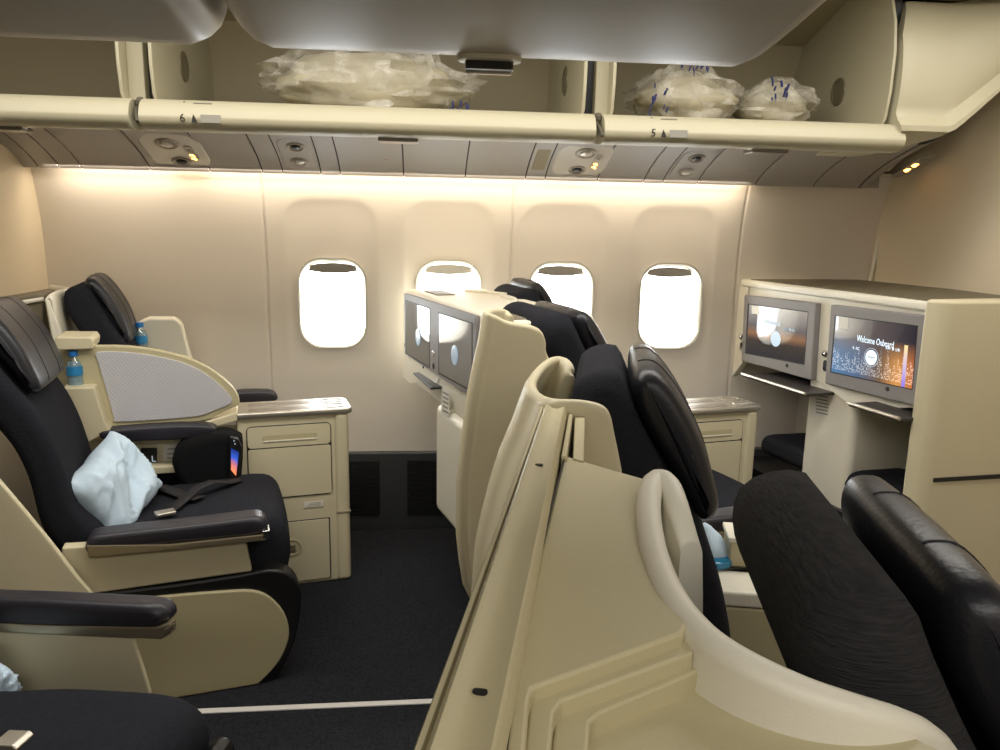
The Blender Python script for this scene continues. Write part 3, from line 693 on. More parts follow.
# side profiles in (f,z) of a window-pair seat row frame (origin below the row's console line)
SLAB_PX = [(577, 378), (580, 360), (592, 351), (608, 348), (619, 352), (630, 378), (645, 408), (664, 442), (684, 474), (699, 512), (709, 560), (716, 610), (680, 622), (668, 570), (655, 520), (630, 480), (600, 430), (583, 400)]
HEAD_PX = [(628, 366), (632, 352), (642, 349), (652, 352), (667, 369), (684, 398), (695, 424), (702, 450), (707, 474), (702, 487), (690, 489), (680, 470), (664, 440), (644, 410), (632, 386)]
SLABP = on(FC2, SLAB_PX, 1.70); HEADP = on(FC2, HEAD_PX, 1.66); _h0 = HEADP[2]; HEADP = [(_h0[0]+(a-_h0[0])*0.94, _h0[1]+(b-_h0[1])*0.92) for a, b in HEADP]; HEADW = [(_h0[0]+(a-_h0[0])*0.92, _h0[1]+(b-_h0[1])*0.90) for a, b in HEADP]
_k = SLAB_PX.index((716, 610)); _f, _z = SLABP[_k]; SLABP[_k+1:_k+2] = [(_f+0.07, 0.50), (_f+0.05, 0.44), (_f-0.05, 0.44), (SLABP[_k+1][0]-0.02, SLABP[_k+1][1])]
def shift(prof, df, dz=0.0, rot=0.0, piv=(0, 0)):
    c, s = math.cos(rad(rot)), math.sin(rad(rot)); out = []
    for f, z in prof:
        a, b = f-piv[0], z-piv[1]; out.append((piv[0]+a*c-b*s+df, piv[1]+a*s+b*c+dz))
    return out
def head_slab(fr, r, l0, l1, df, dz=0.0, rot=0.0, hdf=0.0, hdz=0.0, hrot=0.0, slab=SLABP, head=HEADP, hm=0.03):
    sp = catmull(shift(slab, df, dz, rot, (0, 1.0)), 3)
    b = fin_mesh('backrest', pad(fr, sp, l0, l1, 0.035, 5), FABRIC, r, smooth=180)
    hp = catmull(shift(head, df+hdf, dz+hdz, rot+hrot, (0, 1.1)), 3)
    h = fin_mesh('headrest', pad(fr, hp, l0+hm, l1-hm, 0.032, 5, crown=0.004), LEATHER, r, smooth=180)
    # stitched seams that follow the pad's face
    for q in (0.30, 0.70):
        l = l0+hm+(l1-l0-2*hm)*q
        ip = inset2(hp, -0.0030); k0 = int(len(ip)*0.10); k1 = int(len(ip)*0.58)
        fin_mesh('seam', tube([fr.w(f, l, z) for f, z in ip[k0:k1]], 0.0014, 5), SEAM, h)
    return b, h
def shell_rim(fr, r, path, zb, th, shear, m, nm='shell'):
    """wrap-around shell that hangs from a traced rim (f,l,z); inside lies left of travel"""
    pts = catmull(path, 5, closed=False); P = [fr.w(*p) for p in pts]; N = len(P); bm = bmesh.new(); rings = []
    for i, p in enumerate(P):
        t = P[min(i+2, N-1)]-P[max(i-2, 0)]; t.z = 0; t.normalize(); n_ = Vector((-t.y, t.x, 0)); z0 = p.z; ring = []
        lv = [z0-0.012-(z0-0.012-zb)*(k/11) for k in range(12)]
        S = lambda z: fr.f*(shear(z)-shear(z0))
        for z in lv[::-1]: ring.append(Vector((p.x, p.y, z))+S(z)-n_*th*0.5)
        for k in range(1, 6):
            a = math.pi*k/6; ring.append(Vector((p.x, p.y, z0-0.012+0.012*math.sin(a)))-n_*th*0.5*math.cos(a))
        for z in lv: ring.append(Vector((p.x, p.y, z))+S(z)+n_*th*0.5)
        rings.append([bm.verts.new(q) for q in ring])
    n = len(rings[0])
    for a, b in zip(rings, rings[1:]):
        for k in range(n): bm.faces.new((a[k], a[(k+1) % n], b[(k+1) % n], b[k]))
    bm.faces.new(rings[0]); bm.faces.new(rings[-1][::-1])
    return fin_mesh(nm, bm, m, r, smooth=70)
def armrest(fr, r, outline, l0, l1, mrim=True, name='armrest'):
    ol = catmull(outline, 3)
    a = fin_mesh(name, pad(fr, ol, l0, l1, 0.014, 4), ARMPAD, r, smooth=180)
    return a
def shell_mesh(fr, r, zs, f_front, f_rear, l_near, l_far, ztop, zbot, rc=0.10, far_front=None, th=0.022, nm='shell', m=None, lean=0.0, ztn=None):
    """wrap-around back shell: near wing -> rounded corner -> back -> far wing; each level z follows its own plan curve"""
    sgn = 1 if l_far > l_near else -1
    NW, NA, NB = 10, 8, 8; bm = bmesh.new(); rows = []
    NZ = 18
    for k in range(NZ+1):
        t = k/NZ; row = []
        for seg in range(3 if far_front else 2):
            pass
        pts = []
        def zat(s): return zbot+(ztop(s)-zbot)*t
        # s in 0..1 along path for the top height
        path = []
        zc = zat(0); ff = f_front(zc)
        fr0 = f_rear(zc)
        for i in range(NW): path.append((ff+(fr0+rc-ff)*i/NW, l_near))
        for i in range(NA+1):
            a = math.pi/2*i/NA; path.append((fr0+rc-rc*math.sin(a), l_near+sgn*(rc-rc*math.cos(a))))
        for i in range(1, NB): path.append((fr0, l_near+sgn*rc+(l_far-l_near-sgn*2*rc)*i/NB))
        if far_front:
            for i in range(NA+1):
                a = math.pi/2*i/NA; path.append((fr0+rc-rc*math.cos(a), l_far-sgn*(rc-rc*math.sin(a))))
            ff2 = far_front(zc)
            for i in range(1, NW+1): path.append((fr0+rc+(ff2-fr0-rc)*i/NW, l_far))
        else:
            path.append((fr0, l_far))
        n = len(path); path = [(f+lean*max(0, abs(l-l_near)-rc*0.5), l) for i, (f, l) in enumerate(path)]
        for i, (f, l) in enumerate(path):
            row.append(bm.verts.new(fr.w(f, l, zat(i/(n-1)))))
        rows.append(row)
    for a, b in zip(rows, rows[1:]):
        for i in range(len(a)-1): bm.faces.new((a[i], a[i+1], b[i+1], b[i]))
    o = fin_mesh(nm, bm, m or CREAM, r, smooth=180)
    s = o.modifiers.new('s', 'SOLIDIFY'); s.thickness = th; s.offset = 0
    b = o.modifiers.new('b', 'BEVEL'); b.width = th*0.42; b.segments = 3; b.limit_method = 'ANGLE'; b.angle_limit = rad(50)
    return o
def interp(tab):
    tab = sorted(tab)
    def g(z):
        if z <= tab[0][0]: return tab[0][1]
        for (a, fa), (b, fb) in zip(tab, tab[1:]):
            if z <= b: return fa+(fb-fa)*(z-a)/(b-a)
        return tab[-1][1]
    return g
# ------------------------------------------------------------------ window-pair aisle seat (prototype built in the rear row)
def aisle_seat(fr, label):
    o = fr.w(-0.85, -0.17, 0); r = root('business_seat', label, 'seat', o, 13, 'business class seats')
    FS = Frame(PITCHX+0.015, 2.9, 13)          # the same shell is seen best in the row ahead
    sh_path = [FS.fl(x, y, z)+(z,) for x, y, z in ((511, 321, 1.155), (510, 314, 1.185), (505, 309.5, 1.197), (497, 308.5, 1.203), (490, 309.5, 1.207))]
    for x, y in ((484, 311), (487, 313.5), (493, 316), (507, 320.6), (523, 323.5), (533, 326), (540, 330), (544, 338), (547, 355)):
        f_, z_ = FS.fz(x, y, -0.47); sh_path.append((f_+(0.012 if x < 495 else 0), -0.455 if x == 484 else -0.47, z_))
    sh_path += [(-1.43, -0.475, 0.99), (-1.36, -0.48, 0.88), (-1.276, -0.485, 0.747), (-1.17, -0.485, 0.56), (-1.072, -0.485, 0.37)]
    shell_rim(fr, r, sh_path, 0.365, 0.022, interp([(0.36, -0.01), (0.40, -0.035), (0.46, -0.055), (0.60, -0.070), (0.75, -0.070), (1.0, -0.042), (1.14, -0.012), (1.215, 0.0)]), CREAM)
    head_slab(fr, r, -0.37, 0.08, -1.41, 0.005, 0.0, 0.0, -0.004, head=HEADW)
    # seat cushion
    cp = [(-1.16, 0.43), (-1.10, 0.49), (-0.95, 0.50), (-0.75, 0.515), (-0.60, 0.525), (-0.545, 0.505), (-0.52, 0.455), (-0.515, 0.38), (-0.54, 0.31), (-0.60, 0.275), (-0.68, 0.30), (-0.85, 0.38), (-1.05, 0.39)]
    fin_mesh('cushion', pad(fr, catmull(cp, 3), -0.40, 0.11, 0.04, 5, crown=0.006), FABRIC, r, smooth=180)
    fin_mesh('seat_underframe', fbox(fr, -1.45, -0.70, -0.38, 0.10, 0.03, 0.36, 0.01), BLACKP, r)
    # aisle side, upper panel and armrest
    up = on(fr, [(62, 547), (245, 537), (252, 571), (180, 581), (96, 593), (60, 606)], -0.45)
    fin_mesh('upper_side_panel', fprism(fr, up, -0.455, -0.415, 0.006, 3), CREAM, r)
    ar = on(fr, [(86, 546), (88, 539), (98, 533), (180, 524), (245, 516), (259, 515), (266, 519), (267, 527), (258, 532), (170, 541), (100, 549), (88, 550)], -0.46)
    a = fin_mesh('armrest', pad(fr, catmull(ar, 2), -0.485, -0.40, 0.013, 4), ARMPAD, r, smooth=180)
    rl = on(fr, [(88, 542), (170, 541), (266, 531), (266, 537), (170, 547), (90, 554)], -0.46)
    fin_mesh('armrest_rail', fprism(fr, rl, -0.489, -0.41, 0.003, 2), BRONZE, a)
    fin_mesh('recline_button', fbox(fr, *sorted((fr.fz(262, 530, -0.46)[0], fr.fz(269, 530, -0.46)[0]+0.002)), -0.49, -0.44, fr.fz(266, 535, -0.46)[1], fr.fz(266, 527, -0.46)[1], 0.003), CHROME, a)
    # lower side: black band with cream inset
    bl = on(fr, [(55, 606), (95, 592), (180, 581), (240, 572), (268, 567), (288, 571), (299, 585), (300, 610), (292, 645), (276, 675), (262, 686), (205, 692), (55, 718)], -0.44)
    fin_mesh('lower_band', fprism(fr, catmull(bl[:-1], 3, False)+bl[-1:], -0.462, -0.385, 0.010, 3), BLACKP, r)
    cr = on(fr, [(55, 612), (100, 603), (160, 595), (220, 590), (252, 589), (270, 596), (284, 612), (289, 632), (283, 652), (272, 668), (258, 682), (205, 691), (55, 716)], -0.46)
    fin_mesh('lower_side_panel', fprism(fr, catmull(cr[:-2], 3, False)+cr[-1:], -0.474, -0.45, 0.005, 3, 20), KHAKI, r)
    # inner armrest beside the console
    ia = on(fr, [(100, 431), (118, 427), (180, 423), (212, 424), (216, 430), (205, 436), (150, 439), (110, 440)], 0.15)
    fin_mesh('inner_armrest', pad(fr, catmull(ia, 2), 0.115, 0.185, 0.01, 3), ARMPAD, r, smooth=180)
    # belt: two webbing straps across the cushion and the buckle
    def strap(pts, w, nm='belt_strap'):
        bm = bmesh.new(); rows = []
        for (f, l, z), (df, dl) in pts:
            rows.append([bm.verts.new(fr.w(f-df*w, l-dl*w, z)), bm.verts.new(fr.w(f+df*w, l+dl*w, z))])
        for a, b in zip(rows, rows[1:]): bm.faces.new((a[0], a[1], b[1], b[0]))
        return fin_mesh(nm, bm, mat('belt_webbing', srgb(34, 32, 34), 0.8, bump=0.4, bscale=300), r, smooth=180, solid=0.003)
    strap([((-0.98, 0.10, 0.50), (1, 0.2)), ((-0.93, 0.03, 0.520), (1, 0.3)), ((-0.88, -0.05, 0.524), (0.9, 0.5)), ((-0.84, -0.12, 0.528), (0.9, 0.4)), ((-0.79, -0.17, 0.532), (0.8, 0.7))], 0.024)
    strap([((-0.88, -0.24, 0.522), (0.7, -0.7)), ((-0.84, -0.17, 0.533), (0.7, -0.7)), ((-0.80, -0.12, 0.552), (0.6, -0.8)), ((-0.75, -0.09, 0.560), (0.5, -0.8)), ((-0.70, -0.05, 0.540), (0.5, -0.9)), ((-0.66, 0.0, 0.530), (0.4, -0.9))], 0.022)
    fin_mesh('belt_buckle', fbox(Frame(*fr.w(-0.89, -0.27, 0).xy, 30), -0.03, 0.03, -0.02, 0.02, 0.522, 0.534, 0.004), METAL, r)
    return r
SA1 = aisle_seat(FW1, 'black seat at the left edge with the pale blue pillow, facing right')
SA2 = copy_tree(SA1); SA2.location = SA1.location+Vector((PITCHX+0.015, 0, 0)); SA2['label'] = 'aisle-side black seat right of the grey monitor box, behind a plain cream wing'
# ------------------------------------------------------------------ window seat
def window_seat(fr, label):
    r = root('business_seat', label, 'seat', fr.w(-0.85, 0.62, 0), 13, 'business class seats')
    wp = [(-1.36, 0.80, 1.17)]+[fr.fl(x, y, 1.172)+(1.172,) for x, y in ((72, 288), (62, 289), (53, 292.5))]
    for x, y in ((48, 297), (49.5, 302), (54.4, 313), (60, 327), (63, 339)):
        f_, z_ = fr.fz(x, y, 0.36); wp.append((f_, 0.36, z_))
    shell_rim(fr, r, wp, 0.45, 0.022, interp([(0.4, 0.06), (0.8, 0.03), (1.2, 0.0)]), CREAM2)
    head_slab(fr, r, 0.42, 0.78, -1.21, 0.01, -2.0, -0.04, 0.022, 0, head=HEADW)
    cp = [(-1.10, 0.43), (-1.05, 0.49), (-0.95, 0.50), (-0.70, 0.515), (-0.52, 0.525), (-0.47, 0.505), (-0.44, 0.455), (-0.44, 0.38), (-0.50, 0.30), (-0.85, 0.36), (-1.05, 0.39)]
    fin_mesh('cushion', pad(fr, catmull(cp, 3), 0.36, 0.80, 0.04, 5), FABRIC, r, smooth=180)
    fin_mesh('seat_underframe', fbox(fr, -1.35, -0.60, 0.38, 0.78, 0.03, 0.36, 0.01), BLACKP, r)
    ia = on(fr, [(232, 394), (244, 391), (268, 391), (276, 394), (277, 399), (268, 402), (236, 402)], 0.72)
    fin_mesh('armrest', pad(fr, catmull(ia, 2), 0.70, 0.78, 0.010, 3), ARMPAD, r, smooth=180)
    # cream storage arm between seat and sidewall
    st = on(fr, [(126, 330), (143, 319), (150, 316), (176, 316), (183, 322), (192, 355), (205, 400), (120, 400)], 0.80)
    fin_mesh('window_side_storage', fprism(fr, st, 0.72, 0.80, 0.012, 3), CREAM2, r)
    return r
SW1 = window_seat(FW1, 'black window seat at the far left, in front of the bulkhead')
SW2 = copy_tree(SW1); SW2.location = SW1.location+Vector((PITCHX+0.015, 0, 0)); SW2['label'] = 'window-side black seat right of the grey monitor box, mostly hidden'
# ------------------------------------------------------------------ side consoles between the paired seats
def console(fr, label):
    r = root('side_console', label, 'console table', fr.w(-0.44, 0.27, 0), 13, 'side consoles beside the windows')
    fin_mesh('cabinet', fbox(fr, -0.665, -0.285, 0.20, 0.37, 0.0, 0.705, 0.008), CREAM, r)
    e = fin_mesh('front_column', fbox(fr, -0.300, -0.244, 0.188, 0.38, 0.0, 0.708, 0.018, 4), CREAM, r)
    fin_mesh('column_joint', fbox(fr, -0.298, -0.242, 0.185, 0.32, 0.295, 0.299), SOFTL, e)
    # metal-topped tray
    tp = [(-0.665, 0.185), (-0.240, 0.182), (-0.228, 0.20), (-0.228, 0.36), (-0.245, 0.385), (-0.665, 0.385)]
    t = fin_mesh('table_top', zprism(fr, tp, 0.705, 0.728, 0.007, 3), METAL, r)
    for a, b, w_, h_ in ((-0.50, 0.23, 0.24, 0.045), (-0.50, 0.32, 0.24, 0.045)):
        fin_mesh('tray_inlay', zprism(fr, rrect(a, b, w_, h_, 0.012, 4), 0.7275, 0.7295, 0.001), mat('inlay_taupe', srgb(150, 140, 128), 0.35, metal=0.5), t)
    for a, b in ((-0.295, 0.235), (-0.295, 0.325)):
        o_, i_ = rrect(a, b, 0.085, 0.062, 0.028, 5), rrect(a, b, 0.074, 0.051, 0.024, 5)
        fin_mesh('cup_ring', ring_bm(o_, i_, lambda x, y: fr.w(x, y, 0.7275), lambda x, y: fr.w(x, y, 0.732)), METAL, t)
    # drop-down table cover with finger slot
    y0 = 0.198
    Pw = lambda f, l, z: fr.w(f, l, z)
    def plate(nm, f0, f1, z0, z1, rr, d, m, par, depth=0.004):
        ol = rrect((f0+f1)/2, (z0+z1)/2, f1-f0, z1-z0, rr, 4)
        return fin_mesh(nm, prism([Pw(a, y0-d, b) for a, b in ol], [Pw(a, y0-d+depth, b) for a, b in ol], 0.0012, 2), m, par)
    plate('gap_line', -0.632, -0.312, 0.375, 0.672, 0.02, 0.001, LINE, r, 0.003)
    d = plate('upper_flap', -0.628, -0.316, 0.585, 0.668, 0.014, 0.004, CREAM, r, 0.006)
    plate('finger_slot', -0.575, -0.365, 0.612, 0.634, 0.010, 0.0045, KHAKI, d, 0.002)
    plate('slot_lip', -0.570, -0.370, 0.608, 0.613, 0.002, 0.008, CREAM2, d, 0.004)
    plate('table_flap', -0.628, -0.316, 0.380, 0.580, 0.008, 0.004, CREAM, r, 0.006)
    plate('lower_gap', -0.632, -0.325, 0.014, 0.276, 0.004, 0.001, LINE, r, 0.003)
    q = plate('lower_door', -0.628, -0.330, 0.018, 0.272, 0.006, 0.004, CREAM, r, 0.006)
    c = Pw(-0.475, y0-0.004, 0.165)
    k = fin_mesh('door_latch', lathe(c, [(0.036, 0), (0.036, 0.003), (0.030, 0.004), (0.028, 0.001), (0.020, 0.002), (0.0, 0.003)], 28, -fr.l), KHAKI, q)
    fin_mesh('latch_thumb', fbox(fr, -0.487, -0.463, y0-0.011, y0-0.005, 0.150, 0.178, 0.004), OLIVET, k)
    pl = plate('rating_plate', -0.425, -0.350, 0.325, 0.350, 0.002, 0.0015, CREAM2, r, 0.002)
    for i in range(3): plate('print_line', -0.415+0.006*i, -0.360, 0.331+0.006*i, 0.333+0.006*i, 0.0005, 0.0022, PRINTG, pl, 0.001)
    # sloping control pod at the rear of the table top
    cp = [(-0.80, 0.17), (-0.66, 0.185), (-0.655, 0.385), (-0.70, 0.385), (-0.82, 0.25)]
    pod = fin_mesh('control_pod', prism([fr.w(f, l, 0.700-(0.03 if f < -0.7 else 0)) for f, l in cp], [fr.w(f, l, 0.735-(0.035 if f < -0.7 else 0)) for f, l in cp], 0.006), CREAM, r)
    up = [(-0.79, 0.20), (-0.69, 0.20), (-0.685, 0.26), (-0.77, 0.25)]
    fin_mesh('control_plate', prism([fr.w(f, l, 0.737-0.035*min(1, max(0, (-0.66-f)/0.05))*min(1, 1)) for f, l in up], [fr.w(f, l, 0.742-0.035*min(1, max(0, (-0.66-f)/0.05))) for f, l in up], 0.001), mat('keypad_grey', srgb(96, 92, 86), 0.35, metal=0.3), pod)
    # side wall that runs back between the two seats
    fin_mesh('rear_wing', fbox(fr, -1.20, -0.66, 0.205, 0.30, 0.10, 0.66, 0.006), CREAM, r)
    return r
CO1 = console(FW1, 'cream side console with metal top, standing left of centre on the carpet')
CO2 = copy_tree(CO1); CO2.location = CO1.location+Vector((PITCHX, 0, 0)); CO2['label'] = 'cream side console with metal top, in front of the lit monitors'
# socket plate and remote holder of the left console
bm = fprism(FW1, on(FW1, [(141, 448), (157, 448), (157, 464), (141, 464)], 0.20), 0.190, 0.205, 0.002)
r = root('socket_outlet', 'small black socket plate lettered A L on the side of the left console', 'socket', FW1.w(-0.98, 0.2, 0.6), 13)
fin_mesh('socket_plate', bm, BLACKP, r)
p = FW1.fz(149, 462, 0.19); text('lettering', 'A L', FW1.w(p[0], 0.189, p[1]), FW1.f, (0, 0, 1), 0.034, ICOND, r)
bm = fprism(FW1, on(FW1, [(163, 446), (186, 444), (186, 462), (163, 463)], 0.20), 0.200, 0.2045, 0.0005)
r = root('notice_card', 'small white notice card beside the black socket plate', 'card', FW1.w(-0.9, 0.2, 0.6), 13)
fin_mesh('card', bm, WHITEP, r)
for i, (a, b, c_) in enumerate(((168, 180, 449), (167, 174, 454), (167, 172, 458))):
    q0, q1 = FW1.fz(a, c_, 0.2), FW1.fz(b, c_, 0.2)
    fin_mesh('print_line', fbox(FW1, q0[0], q1[0], 0.1985, 0.2005, q0[1]-0.002, q0[1]+0.002), PRINTG, r)
# small shelf under the socket
tag(fin_mesh('console_ledge', fprism(FW1, on(FW1, [(128, 465), (190, 463), (190, 469), (130, 472)], 0.17), 0.13, 0.21, 0.003), CREAM), 'narrow cream ledge below the socket plate', 'ledge')
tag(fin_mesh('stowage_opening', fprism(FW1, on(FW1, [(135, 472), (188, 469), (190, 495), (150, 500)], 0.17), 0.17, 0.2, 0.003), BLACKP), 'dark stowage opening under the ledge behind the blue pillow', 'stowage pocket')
# handset cradle
r = root('handset_cradle', 'rounded black handset cradle with a lit handset, beside the left console', 'handset cradle', FW1.w(-0.8, 0.15, 0.5), 13)
cr = on(FW1, [(173, 462), (176, 448), (187, 438), (206, 432), (226, 430), (239, 434), (243, 442), (240, 484), (232, 492), (205, 494), (184, 484)], 0.12)
fin_mesh('cradle_body', pad(FW1, catmull(cr, 3), 0.06, 0.19, 0.03, 5), mat('cradle_black', srgb(16, 16, 18), 0.9, spec=0.2), r, smooth=180)
hs = on(FW1, [(230, 436), (238, 438), (242, 446), (239, 478), (235, 482), (229, 480)], 0.06)
h = fin_mesh('handset', fprism(FW1, hs, 0.045, 0.075, 0.004), BLACKP, r)
sq = on(FW1, [(231, 470), (236, 476), (239, 452), (231, 448)], 0.044)
quad_uv('handset_screen', [FW1.w(sq[0][0], 0.044, sq[0][1]), FW1.w(sq[1][0], 0.044, sq[1][1]), FW1.w(sq[2][0], 0.044, sq[2][1]), FW1.w(sq[3][0], 0.044, sq[3][1])], SCR_PHONE, h)
for x, y in ((234, 441), (235, 444)):
    q = FW1.fz(x, y, 0.044); fin_mesh('key', lathe(FW1.w(q[0], 0.045, q[1]), [(0.0025, 0), (0.002, 0.002)], 8, -FW1.l), ICOND, h)
# ------------------------------------------------------------------ privacy fin between the left pair
r = root('privacy_divider', 'rounded fin divider with silver honeycomb panel between the left pair of seats', 'divider', FW1.w(-0.95, 0.19, 0.7), 13)
fo = on(FW1, [(66, 347), (100, 345.5), (128, 346), (158, 350), (186, 357), (208, 367), (226, 380), (236, 391), (239.5, 400), (238, 405), (224, 411), (212, 417), (200, 421), (150, 425), (105, 427), (98, 420), (84, 385), (72, 362)], 0.19)
fo = catmull(fo, 2); fr_in = on(FW1, [(97, 352), (125, 352), (150, 355), (178, 361), (200, 370), (218, 383), (228, 393), (232, 400), (228, 405), (212, 411), (198, 416), (150, 420), (116, 421.5), (114, 418), (108, 395), (98, 361)], 0.18)
fr_in = catmull(fr_in, 2)
fin_mesh('frame', fprism(FW1, fo, 0.182, 0.215, 0.007, 3, 20), KHAKI, r)
fin_mesh('honeycomb_panel', fprism(FW1, fr_in, 0.176, 0.19, 0.002, 2, 25), HONEY, r)
lo = on(FW1, [(100, 428), (215, 418), (240, 430), (244, 500), (160, 500), (120, 470)], 0.20)
# cream niche block holding the bottle, and its top shelf
r = root('bottle_niche', 'cream niche block beside the left headrest, holding a small water bottle', 'niche', FW1.w(-1.2, 0.25, 0.7), 13)
nb = on(FW1, [(64, 386), (96, 385), (107, 420), (112, 428), (90, 440), (72, 420)], 0.16)
fin_mesh('niche_block', fprism(FW1, nb, 0.12, 0.25, 0.006), CREAM, r)
nk = on(FW1, [(57, 344), (88, 346), (97, 386), (108, 430), (60, 430), (58, 380)], 0.30)
fin_mesh('niche_back', fprism(FW1, nk, 0.27, 0.30, 0.006), KHAKI, r)
ns = on(FW1, [(58, 342), (60, 334), (94, 334), (97, 338), (96, 346), (60, 347)], 0.24)
s = fin_mesh('niche_shelf', fprism(FW1, ns, 0.16, 0.32, 0.006), CREAM, r)
# rear ledge behind the left pair, below the bulkhead
r = root('rear_ledge', 'dark topped cream ledge behind the left pair of seats', 'ledge', FW1.w(-1.5, 0.3, 0.9), 13)
lg = on(FW1, [(-40, 305), (0, 299), (40, 292), (47, 293), (48, 300), (48, 345), (-40, 360)], 0.50)
fin_mesh('ledge_body', fprism(FW1, lg, 0.42, 0.66, 0.008), OLIVET, r)
fin_mesh('ledge_rim', tube([FW1.w(*((lambda q: (q[0], 0.415, q[1]))(FW1.fz(x, y, 0.415)))) for x, y in ((0, 306), (25, 302), (44, 299))], 0.008), CREAM2, r)
# ------------------------------------------------------------------ bottles
def bottle(c, s, label):
    r = root('water_bottle', label, 'bottle', c)
    c = Vector(c)
    prof = [(0.024, 0), (0.0265, 0.004), (0.027, 0.03), (0.0255, 0.034), (0.027, 0.040), (0.027, 0.075), (0.022, 0.092), (0.0135, 0.104), (0.0125, 0.112)]
    fin_mesh('bottle_body', lathe(c, [(a*s, h*s) for a, h in prof], 24), BOTTLEM, r, smooth=60)
    fin_mesh('water', lathe(c+Vector((0, 0, 0.003)), [(0.023*s, 0), (0.025*s, 0.003), (0.025*s, 0.07*s), (0.020*s, 0.088*s)], 20), mat('water_tint', srgb(150, 168, 176), 0.15, spec=0.6), r, smooth=60)
    fin_mesh('label_band', lathe(c+Vector((0, 0, 0.042*s)), [(0.0275*s, 0), (0.0276*s, 0.001), (0.0276*s, 0.031*s), (0.0272*s, 0.032*s)], 24), LABELB, r, smooth=60)
    fin_mesh('cap', lathe(c+Vector((0, 0, 0.110*s)), [(0.0155*s, 0), (0.0160*s, 0.002), (0.0155*s, 0.018*s), (0.012*s, 0.021*s)], 20), CAPBL, r, smooth=50)
    return r
q = FW1.fz(76, 386, 0.185); bottle(FW1.w(q[0], 0.185, q[1]-0.0), 0.98, 'small water bottle with blue cap in the niche beside the honeycomb divider')
q = FW1.fz(141, 345, 0.66); bottle(FW1.w(q[0], 0.66, q[1]-0.03), 0.95, 'small water bottle with blue cap beside the window seat at the far left')
# ------------------------------------------------------------------ monitor box behind the front window pair
def mon_panel(fr, r, corners, screen, fplane_pt, smat, nm='monitor', thick=0.02, knobs=()):
    pass
class MP:
    """vertical plane at f = f0 in a frame: pixel -> point, with an offset towards the rear"""
    def __init__(s, fr, f0): s.fr, s.f0 = fr, f0
    def p(s, px, py, d=0.0):
        l, z = s.fr.lz(px, py, s.f0); return s.fr.w(s.f0-d, l, z)
def mprism(mp, px, d0, d1, r=0.003, seg=2):
    return prism([mp.p(x, y)-mp.fr.f*d0 for x, y in px], [mp.p(x, y)-mp.fr.f*d1 for x, y in px], r, seg)
FM = Frame(0.07, 2.98, 15.5)
mp = MP(FM, 0.0)
r = root('monitor_console', 'grey framed box with two monitors at the back of the front window pair', 'monitor unit', FM.w(0, 0, 0.6), 15.5, 'monitor units')
def quadpts(mp, tl, tr, br, bl): return [mp.p(*tl), mp.p(*tr), mp.p(*br), mp.p(*bl)]
# housing: outer cream box
A = [mp.p(406, 290.5), mp.p(478, 312)]
zt = A[0].z
lL, lR = FM.lz(406, 290, 0)[0], FM.lz(505, 320, 0)[0]
zL = FM.lz(406, 290.5, 0)[1]; zbL = FM.lz(404, 378, 0)[1]
zh = 0.5*(zL+FM.lz(478, 312, 0)[1])
fin_mesh('housing', zprism(FM, [(0.0, lL), (0.0, lR), (0.10, lR), (0.36, lR+0.1), (0.36, lL), ], zh-0.40, zh, 0.014, 4), CREAM2, r)
bz = mprism(mp, [(407, 293), (480, 315.5), (480, 397), (465, 391), (408, 354)], 0.0, 0.014, 0.003)
b = fin_mesh('bezel', bz, BEZEL, r)
fin_mesh('left_edge_plate', mprism(mp, [(404.5, 298), (407.5, 293), (409, 356), (409, 358), (440, 378), (438, 383), (410, 383), (404, 377)], -0.002, 0.004, 0.002), CREAM2, r)
for nm, tl, tr, br, bl in (('monitor_screen', (409.6, 301), (433, 308.8), (433, 366.5), (410, 352.5)), ('monitor_screen', (443, 313.5), (476, 323.5), (476, 390), (443, 372.5))):
    fin_mesh('screen_gap', mprism(mp, [(tl[0]-1, tl[1]-1.5), (tr[0]+0.5, tr[1]-1), (br[0]+0.5, br[1]+1.5), (bl[0]-1, bl[1]+1)], 0.0135, 0.0148, 0), SEAM, b)
    s = quad_uv(nm, [mp.p(*bl, 0.0155), mp.p(*br, 0.0155), mp.p(*tr, 0.0155), mp.p(*tl, 0.0155)], SCR_GLARE, b)
def disc_on(mp, px, py, rr, d, m, par, nm):
    c = mp.p(px, py, d); return fin_mesh(nm, lathe(c, [(rr, 0), (rr*0.96, 0.003), (rr*0.5, 0.005)], 20, -mp.fr.f), m, par)
for x, y in ((422, 337), (459, 355)):
    disc_on(mp, x, y, 0.036, 0.0156, mat('screen_icon_faint', srgb(150, 168, 184), 0.3, emit=srgb(140, 160, 180), estr=0.45), b, 'screen_icon')
disc_on(mp, 437, 353.5, 0.012, 0.014, CHROME, b, 'headphone_jack'); disc_on(mp, 437, 366, 0.012, 0.014, BLACKP, b, 'volume_knob'); disc_on(mp, 406.5, 345, 0.010, 0.004, BLACKP, b, 'volume_knob')
disc_on(mp, 427, 367, 0.006, 0.014, BLACKP, b, 'camera_hole')
# fold-out shelf below
sh = [mp.p(420, 373), mp.p(444, 389)]
fin_mesh('shelf_tray', prism([mp.p(420, 372), mp.p(443, 387), mp.p(443, 387)+FM.f*-0.05, mp.p(420, 372)+FM.f*-0.03], [p-Vector((0, 0, 0.008)) for p in (mp.p(420, 372), mp.p(443, 387), mp.p(443, 387)+FM.f*-0.05, mp.p(420, 372)+FM.f*-0.03)], 0.002), BLACKP, r)
